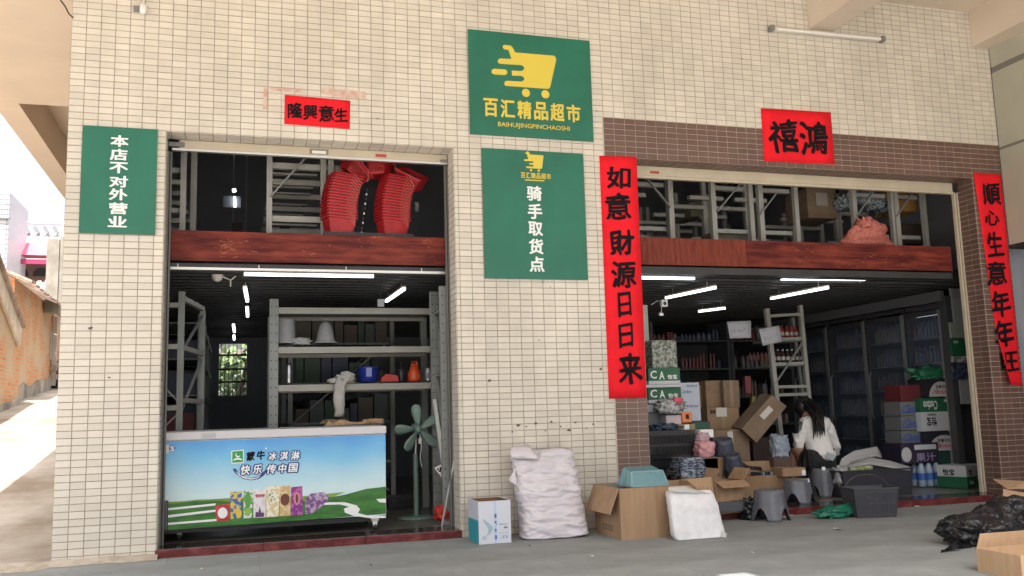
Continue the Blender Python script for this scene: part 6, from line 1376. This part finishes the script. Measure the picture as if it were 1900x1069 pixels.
t = cbox('drink_carton', 'dark purple and white carton above the water bottles', 'carton', (7.7804,8.253,.302,.511), .96, .28, DKP, 'black drink cartons'); x0,x1,z0,z1 = 7.9501,8.2215,.4425,.4922; B('band', t, x0, x1, .957, .9594, z0, z1, WBX); x0,x1,z0,z1 = 7.9595,8.2033,.3212,.4092; glyph('lettering', '果汁', Q(x0,x1,z0,z1,.957), mat('pale_violet', (.3,.25,.4), .5), t, off=.001, bold=.02); x0,x1,z0,z1 = 7.7813,7.9082,.3203,.4733; MB().poly([((x0+x1)/2+(x1-x0)/2*math.cos(k*.4), .958, (z0+z1)/2+(z1-z0)/2*math.sin(k*.4)) for k in range(16)], mat('dome_white')).build('printed_dome', t, fix=False)
CG = mat('canto_grey', (.15,.155,.16), .6); CBL = mat('canto_blue', (.04,.09,.32), .5)
for k, (u, lab) in enumerate((((7.9204,8.2092,.7946,.9417), 'upper grey carton with blue lettering left of the green stack'), ((7.9116,8.1996,.6425,.7888), 'middle grey carton with blue lettering left of the green stack'), ((7.9037,8.1979,.5077,.6365), 'lower grey carton with blue lettering left of the green stack'))):
    t = cbox('drink_carton', lab, 'carton', u, 1.08, .26, CG, 'grey cartons with blue lettering'); glyph('lettering', 'Canto', Q(u[0]+.02, u[1]-.01, u[2]+.02, u[3]-.03, 1.08), CBL, t, off=.0015, bold=.04, slant=.3)
cbox('drink_carton', 'dull red carton on top of the grey lettered cartons', 'carton', (7.9539,8.2443,.9474,1.1184), 1.1, .26, mat('carton_red', (.13,.02,.025), .6))
for k, (u, lab, b_) in enumerate((((8.8057,8.9064,.7899,.9632), 'topmost narrow green and white carton beside the shutter rail', [(0,.4,WBX),(.4,1,GBX)]), ((8.7914,8.9061,.6058,.7838), 'second narrow green and white carton beside the shutter rail', [(0,.5,WBX),(.5,1,GBX)]), ((8.7761,8.9048,.4113,.5996), 'lowest narrow green and white carton beside the shutter rail', [(0,.4,GBX),(.4,1,WBX)]))):
    gw_carton(lab, u, 1.05, .3, b_, [('怡宝',.2,.8,.3,.45,SWHITE,False)])
cbox('carton', 'dark box on the floor under the narrow cartons', 'carton', (8.7542, 8.9038, .06, .4056), 1.05, .3, mat('dark_brown_box'))
t = gw_carton('pale green carton at the top beside the grey board', (8.4236,8.6907,1.5947,1.7612), .82, .026, [(0,1,mat('pale_green_box', (.27,.29,.25), .6))])
t = gw_carton('dark green carton under the pale green one at the top', (8.417,8.6834,1.4063,1.5889), .82, .026, [(0,1,GBX)], [('怡宝',.1,.32,.72,.86,SWHITE,False)])
t = gw_carton('white film covered carton in the middle of the right column', (8.4163,8.6822,1.338,1.4005), .82, .026, [(0,1,mat('film_silver'))])
t = gw_carton('navy drink pack in the right column below the film', (8.4021,8.6813,1.1567,1.3322), .82, .026, [(0,1,mat('navy_pack', (.025,.03,.06), .3, rgb2=(.10,.12,.2), scale=25, ramp=(.5,.6)))])
t = gw_carton('grey and white mixed carton at the right beside the dome carton', (8.6269,8.8115,.97,1.1533), .95, .07, [(0,1,mat('mixed_pack', (.06,.07,.09), .4, rgb2=(.32,.33,.36), scale=16, ramp=(.45,.55)))])
t = thing('green_bag', 'green plastic bag on top of the black dome carton', 'bag', (8.3565,1.05,1.2386)); lump('bag', t, Vector((8.3637, 1.12, 1.2294)), (.17,.11,.07), mat('film_green', (.02,.14,.07), .25, var=.2), 70, .35, .7, freq=3.5)
# ---------------------------------------------------------------- cardboard and bin bag at the right edge
KR = mat('kraft', (.40,.26,.15), .85, rgb2=(.47,.315,.19), scale=5, stretch=(6,6,.6))
t = thing('cardboard_heap', 'flattened kraft cardboard behind the black bin bag', 'cardboard', (6.481,-1.6039,0))
def sheet(pts, th=.006, nm='sheet', par=None, mt=KR):
    P_ = [Vector(p) for p in pts]; n_ = (P_[1]-P_[0]).cross(P_[2]-P_[0]).normalized()*th; return MB().prism(P_, n_, mt).build(nm, par or t)
sheet([(7.4102,-.6,.2626), (7.4657,-.9,.2601), (7.3561,-1,.2155), (7.2039,-.95,.2197)])
sheet([(7.121,-1,.2188), (7.351,-1,.1771), (6.9945,-1.3,-.1664), (6.9123,-1.3,-.1209), (6.8257,-1.25,.0198)])
sheet([(6.5624,-1.15,.062), (7.0375,-1,.0706), (6.8252,-1.25,.0158), (6.3924,-1.5,.0323), (6.2764,-1.45,.0457)])
BB = mat('bin_bag', (.012,.012,.014), .2, bump=1., bscale=13, bdist=.04, spec=.6)
t = thing('bin_bag', 'crumpled black bin bag on the pavement at the right', 'bag', (5.7,-2.0,0))
for k, (c, s_, q) in enumerate((((5.8443,-2,.0147), (.20,.15,.10), 80), ((6.147,-1.9,.0538), (.19,.16,.16), 81), ((6.3843,-1.8,.1121), (.17,.14,.15), 82), ((5.9086,-2.1,.0055), (.17,.14,.09), 83))):
    c = Vector(c); c.z = max(c.z, s_[2]*.9) if k in (0, 3) else c.z; o = lump('fold' if k else 'bag', t, c, s_, BB, q, .17, .85, n=20, freq=2.6)
fold('bag_tail', t, [((5.4615,-2.15,.002),(5.4241,-2.2,-.0052)), ((5.5815,-2.1,.0342),(5.4966,-2.2,-.0201)), ((5.8266,-2,.0504),(5.6287,-2.2,-.0294))], BB, .01, .03, 8)
g = (4.6816,-3.2608,0)
t = carton('large kraft carton cut off by the lower right picture corner', (5.1213+.20, -2.95, 0), 0, .40, .30, .1246, KR, [('b',-15,.08),('r',30,.1)])
# litter
def scrap(label, p, s, mt, sd): 
    t = thing('paper_scrap', label, 'litter', (p[0],p[1],.002), 'scraps of litter on the pavement'); r_ = random.Random(sd); n = 6
    pts = [Vector((p[0]+s*math.cos(a)*r_.uniform(.5,1.2), p[1]+s*1.6*math.sin(a)*r_.uniform(.5,1.2), .003+r_.uniform(0,.012))) for a in [2*math.pi*k/n for k in range(n)]]
    mb = MB(); c = Vector((p[0],p[1],.012)); vs = pts+[c]; mb.add(vs, [(k,(k+1)%n,n) for k in range(n)], mt); mb.build('scrap', t, fix=False)
scrap('white torn paper scrap left of the bin bag', (5.9771,-1.585,0), .03, SWHITE, 1); scrap('small white paper scrap below the green bag', (5.5336,-.9928,0), .03, mat('scrap_grey', (.5,.5,.47), .7), 2)
scrap('tiny white scrap under the grey basket corner', (5.8607,-.6841,0), .02, mat('scrap_grey'), 3); scrap('white scrap near the threshold right of the grey basket', (7.0642,-.0593,0), .02, SWHITE, 4)
scrap('brown scrap near the threshold under the water pack', (6.9891,-.0653,0), .015, mat('scrap_brown', (.12,.08,.05), .8), 5); scrap('small white scrap on the pavement in front of the large carton', (3.4078,-1.3596,0), .015, SWHITE, 6); scrap('small dark scrap in front of the lilac sack', (3.1939,-.7067,0), .012, mat('scrap_dark', (.04,.04,.04), .8), 7)
scrap('pale crumb in front of the freezer threshold', (.9971,-.6739,0), .02, mat('scrap_pale', (.45,.40,.33), .8), 8); scrap('dark speck before the left threshold', (2.0231,-1.0316,0), .012, mat('scrap_dark'), 9); scrap('tiny white scrap near the bottom centre edge', (4.3699,-1.7114,0), .012, SWHITE, 10)
scrap('pale scrap beside the frontmost grey stool', (5.7398,-.0878,0), .02, SWHITE, 11)

# ---------------------------------------------------------------- the seated person
SKIN = mat('skin', (.36,.20,.13), .55); BLO = mat('blouse_white', (.66,.65,.64), .75, var=.03, scale=10, bump=.4, bscale=18, bdist=.01); HAIR = mat('hair_black', (.010,.008,.008), .4, var=.3, scale=60, stretch=(4,4,1)); SHO = mat('shorts_black', (.014,.014,.016), .7)
ps = thing('person', 'person with long black hair in a white blouse and black shorts sitting on a grey stool with their back to the camera', 'person', (s3[0], .75, .06))
ps['label'] = 'person with long black hair in a white blouse, seated with their back turned'
def skin(name, verts, edges, rads, mt, sub=2, disp=0., seed=0):
    off = world_loc(ps); me = bpy.data.meshes.new(name); me.from_pydata([tuple(Vector(v)-off) for v in verts], edges, []); me.materials.append(mt)
    o = link(name, me, ps); o.modifiers.new('skin', 'SKIN')
    for d_, r_ in zip(me.skin_vertices[0].data, rads): d_.radius = (r_, r_) if not isinstance(r_, tuple) else r_
    me.skin_vertices[0].data[0].use_root = True
    s_ = o.modifiers.new('sub', 'SUBSURF'); s_.levels = sub; s_.render_levels = sub
    if disp:
        tx = bpy.data.textures.new(name, 'CLOUDS'); tx.noise_scale = .05; tx.noise_depth = 3
        s2 = o.modifiers.new('sub2', 'SUBSURF'); s2.levels = 1; s2.render_levels = 1
        dm = o.modifiers.new('disp', 'DISPLACE'); dm.texture = tx; dm.strength = disp; dm.mid_level = .5; dm.texture_coords = 'LOCAL'
    bpy.context.view_layer.update()
    ev = o.evaluated_get(bpy.context.evaluated_depsgraph_get()); m2 = bpy.data.meshes.new_from_object(ev); o.modifiers.clear(); o.data = m2
    m2.polygons.foreach_set('use_smooth', [True]*len(m2.polygons)); return o
sz = s3[2]+h3
V3 = Vector
pel = V3((s3[0]-.01, .76, sz+.085)); wai = V3((6.7308,.86,.4864)); che = V3((6.7589,.95,.6585)); nek = V3((6.7642,1.03,.8085)); hd0 = V3((6.7667,1.1,.8687)); hd1 = V3((6.7882,1.17,.9349))
shL = V3((6.6653,.96,.7308)); shR = V3((6.9318,.97,.7387)); elL = V3((6.5947,.98,.5412)); elR = V3((7.0603,1.06,.5112)); haL = V3((6.6872,1.26,.4433)); haR = V3((7.1026,1.3,.4256))
hpL = V3((pel.x-.09, .80, sz+.075)); hpR = V3((pel.x+.08, .82, sz+.075)); knL = V3((6.5823,1.05,.4971)); knR = V3((pel.x+.02, 1.22, knL.z-.02)); anL = V3((6.4747,1,.1917)); anL.z = .12; anR = V3((knR.x-.02, 1.18, .12))
toL = anL+V3((-.04,.13,-.045)); toR = anR+V3((-.02,.13,-.045))
vs = [pel, wai, che, nek, hd0, hd1, shL, elL, haL, shR, elR, haR, hpL, knL, anL, toL, hpR, knR, anR, toR]
ed = [(0,1),(1,2),(2,3),(3,4),(4,5),(2,6),(6,7),(7,8),(2,9),(9,10),(10,11),(0,12),(12,13),(13,14),(14,15),(0,16),(16,17),(17,18),(18,19)]
rd = [.10,.085,.085,.045,.075,.078,.03,.028,.022,.03,.028,.022,.085,.052,.034,.030,.085,.052,.034,.030]
skin('body', vs, ed, rd, SKIN)
hand_dirs = [(haL, V3((-.3,.9,-.35)).normalized()), (haR, V3((-.5,.8,-.35)).normalized())]
for hp, dr in hand_dirs:
    sd_ = dr.cross(V3((0,0,1))).normalized(); vs = [hp, hp+dr*.05]; ed = [(0,1)]; rd = [.022,.026]
    for k, (o_, ln) in enumerate(((-.024,.055),(-.008,.065),(.009,.06),(.024,.048))):
        b0_ = len(vs); vs += [hp+dr*.075+sd_*o_, hp+dr*(.075+ln*.5)+sd_*o_*1.15+V3((0,0,-.008)), hp+dr*(.075+ln)+sd_*o_*1.2+V3((0,0,-.03))]; ed += [(1,b0_),(b0_,b0_+1),(b0_+1,b0_+2)]; rd += [.0085,.008,.0065]
    b0_ = len(vs); vs += [hp+dr*.03+sd_*-.034, hp+dr*.06+sd_*-.045+V3((0,0,-.012))]; ed += [(0,b0_),(b0_,b0_+1)]; rd += [.009,.007]
    skin('hand', vs, ed, rd, SKIN, sub=1)
face = (hd1-hd0).normalized(); fw_ = V3((-.12,.9,-.42)).normalized(); sdh = fw_.cross(V3((0,0,1))).normalized(); hc = hd0.lerp(hd1, .5)
lump('nose', ps, hc+fw_*.088, (.011,.016,.016), SKIN, 1, .05, .9, n=3, bottom=False)
for s_ in (-1, 1): lump('ear', ps, hc+sdh*.078*s_, (.010,.018,.026), SKIN, 2, .05, .9, n=3, bottom=False); lump('eye', ps, hc+fw_*.080+sdh*.03*s_+V3((0,0,.012)), (.011,.006,.006), INK, 3, .02, .9, n=3, bottom=False)
lump('mouth', ps, hc+fw_*.083-V3((0,0,.035)), (.02,.006,.005), mat('lips', (.35,.08,.08), .5), 3, .02, .9, n=3, bottom=False)
# blouse: loose body and sleeves
hemL, hemR = V3((6.4957,.74,.3653)), V3((6.8061,.74,.352))
vs = [V3((6.71,.76,.3553)), V3((6.7282,.84,.4766)), V3((6.7622,.94,.6318)), V3((6.7633,.98,.7599)), nek+V3((0,0,-.02)), V3((6.642,.95,.7583)), V3((6.5952,.96,.6372)), V3((6.5815,.98,.531)), V3((6.5961,1.02,.4549)), V3((6.8952,.97,.756)), V3((6.96,.97,.6247)), V3((7.0013,.98,.5046)), V3((7.0354,1.02,.416))]
ed = [(0,1),(1,2),(2,3),(3,4),(3,5),(5,6),(6,7),(7,8),(3,9),(9,10),(10,11),(11,12)]
rd = [(.155,.13),(.155,.13),(.13,.105),(.115,.09),(.05,.05),(.075,.065),(.062,.06),(.064,.062),(.04,.04),(.075,.065),(.066,.062),(.064,.062),(.04,.04)]
skin('blouse', vs, ed, rd, BLO, disp=.045)
vs = [pel, hpL, hpL.lerp(knL,.45), hpR, hpR.lerp(knR,.5)]; ed = [(0,1),(1,2),(0,3),(3,4)]; rd = [(.125,.11),.098,.088,.098,.088]
skin('shorts', vs, ed, rd, SHO)
for a, to in ((anL, toL), (anR, toR)): MB().prism([to+V3((-.045,.05,-.03)), to+V3((.04,.05,-.03)), a+V3((.035,-.05,-.06)), a+V3((-.035,-.05,-.06))], (0,0,.02), mat('sandal', (.08,.07,.07), .6)).build('sandal', ps, .006)
# hair: cap over the back of the head and long strands down the back
hc2 = hc+V3((0,-.012,.01)); mb = MB(); vs = []; fs = []; n1, n2 = 24, 14
for i in range(n2+1):
    th = math.pi*i/n2
    for k in range(n1):
        a = 2*math.pi*k/n1; v = V3((math.sin(th)*math.cos(a)*.112, math.sin(th)*math.sin(a)*.105, math.cos(th)*.115)); v *= 1+.05*noise.noise(v*30); 
        if v.normalized().dot(fw_) > .45: v *= .8
        vs.append(hc2+v)
for i in range(n2):
    for k in range(n1): a, b = i*n1+k, i*n1+(k+1) % n1; fs.append((a, b, b+n1, a+n1))
mb.add(vs, fs, HAIR); mb.build('hair', ps, smooth=True)
mb = MB(); r_ = random.Random(5)
for k in range(70):
    f = k/69; a = hc2+V3((-.062+.125*f, -.07-.03*math.sin(math.pi*f)+r_.uniform(-.01,.01), .03+r_.uniform(-.03,.04)))
    end = V3((6.7061,.8,.6935))+V3(((f-.5)*.12+r_.uniform(-.025,.025), r_.uniform(-.02,.02), r_.uniform(-.10,.13)))
    mid = a.lerp(end, .5)+V3((.01, -.05, .0)); mb.tube([a, a.lerp(mid,.5)+V3((0,-.012,.008)), mid, mid.lerp(end,.6)+V3((0,-.008,0)), end], [.012,.013,.011,.007,.002], HAIR, 5)
mb.build('hair_strands', ps, smooth=True)
t = thing('phone_card', 'pale grey card clipped at the back hem of the blouse', 'card', (6.7129,.66,.4417)); c = V3((6.7233,.675,.4356)); MB().prism([c+V3((-.05,0,-.02)), c+V3((.03,0,-.045)), c+V3((.055,.01,.015)), c+V3((-.025,.01,.045))], (0,.006,0), mat('card_grey', (.32,.36,.37), .5)).build('card', t, .002)
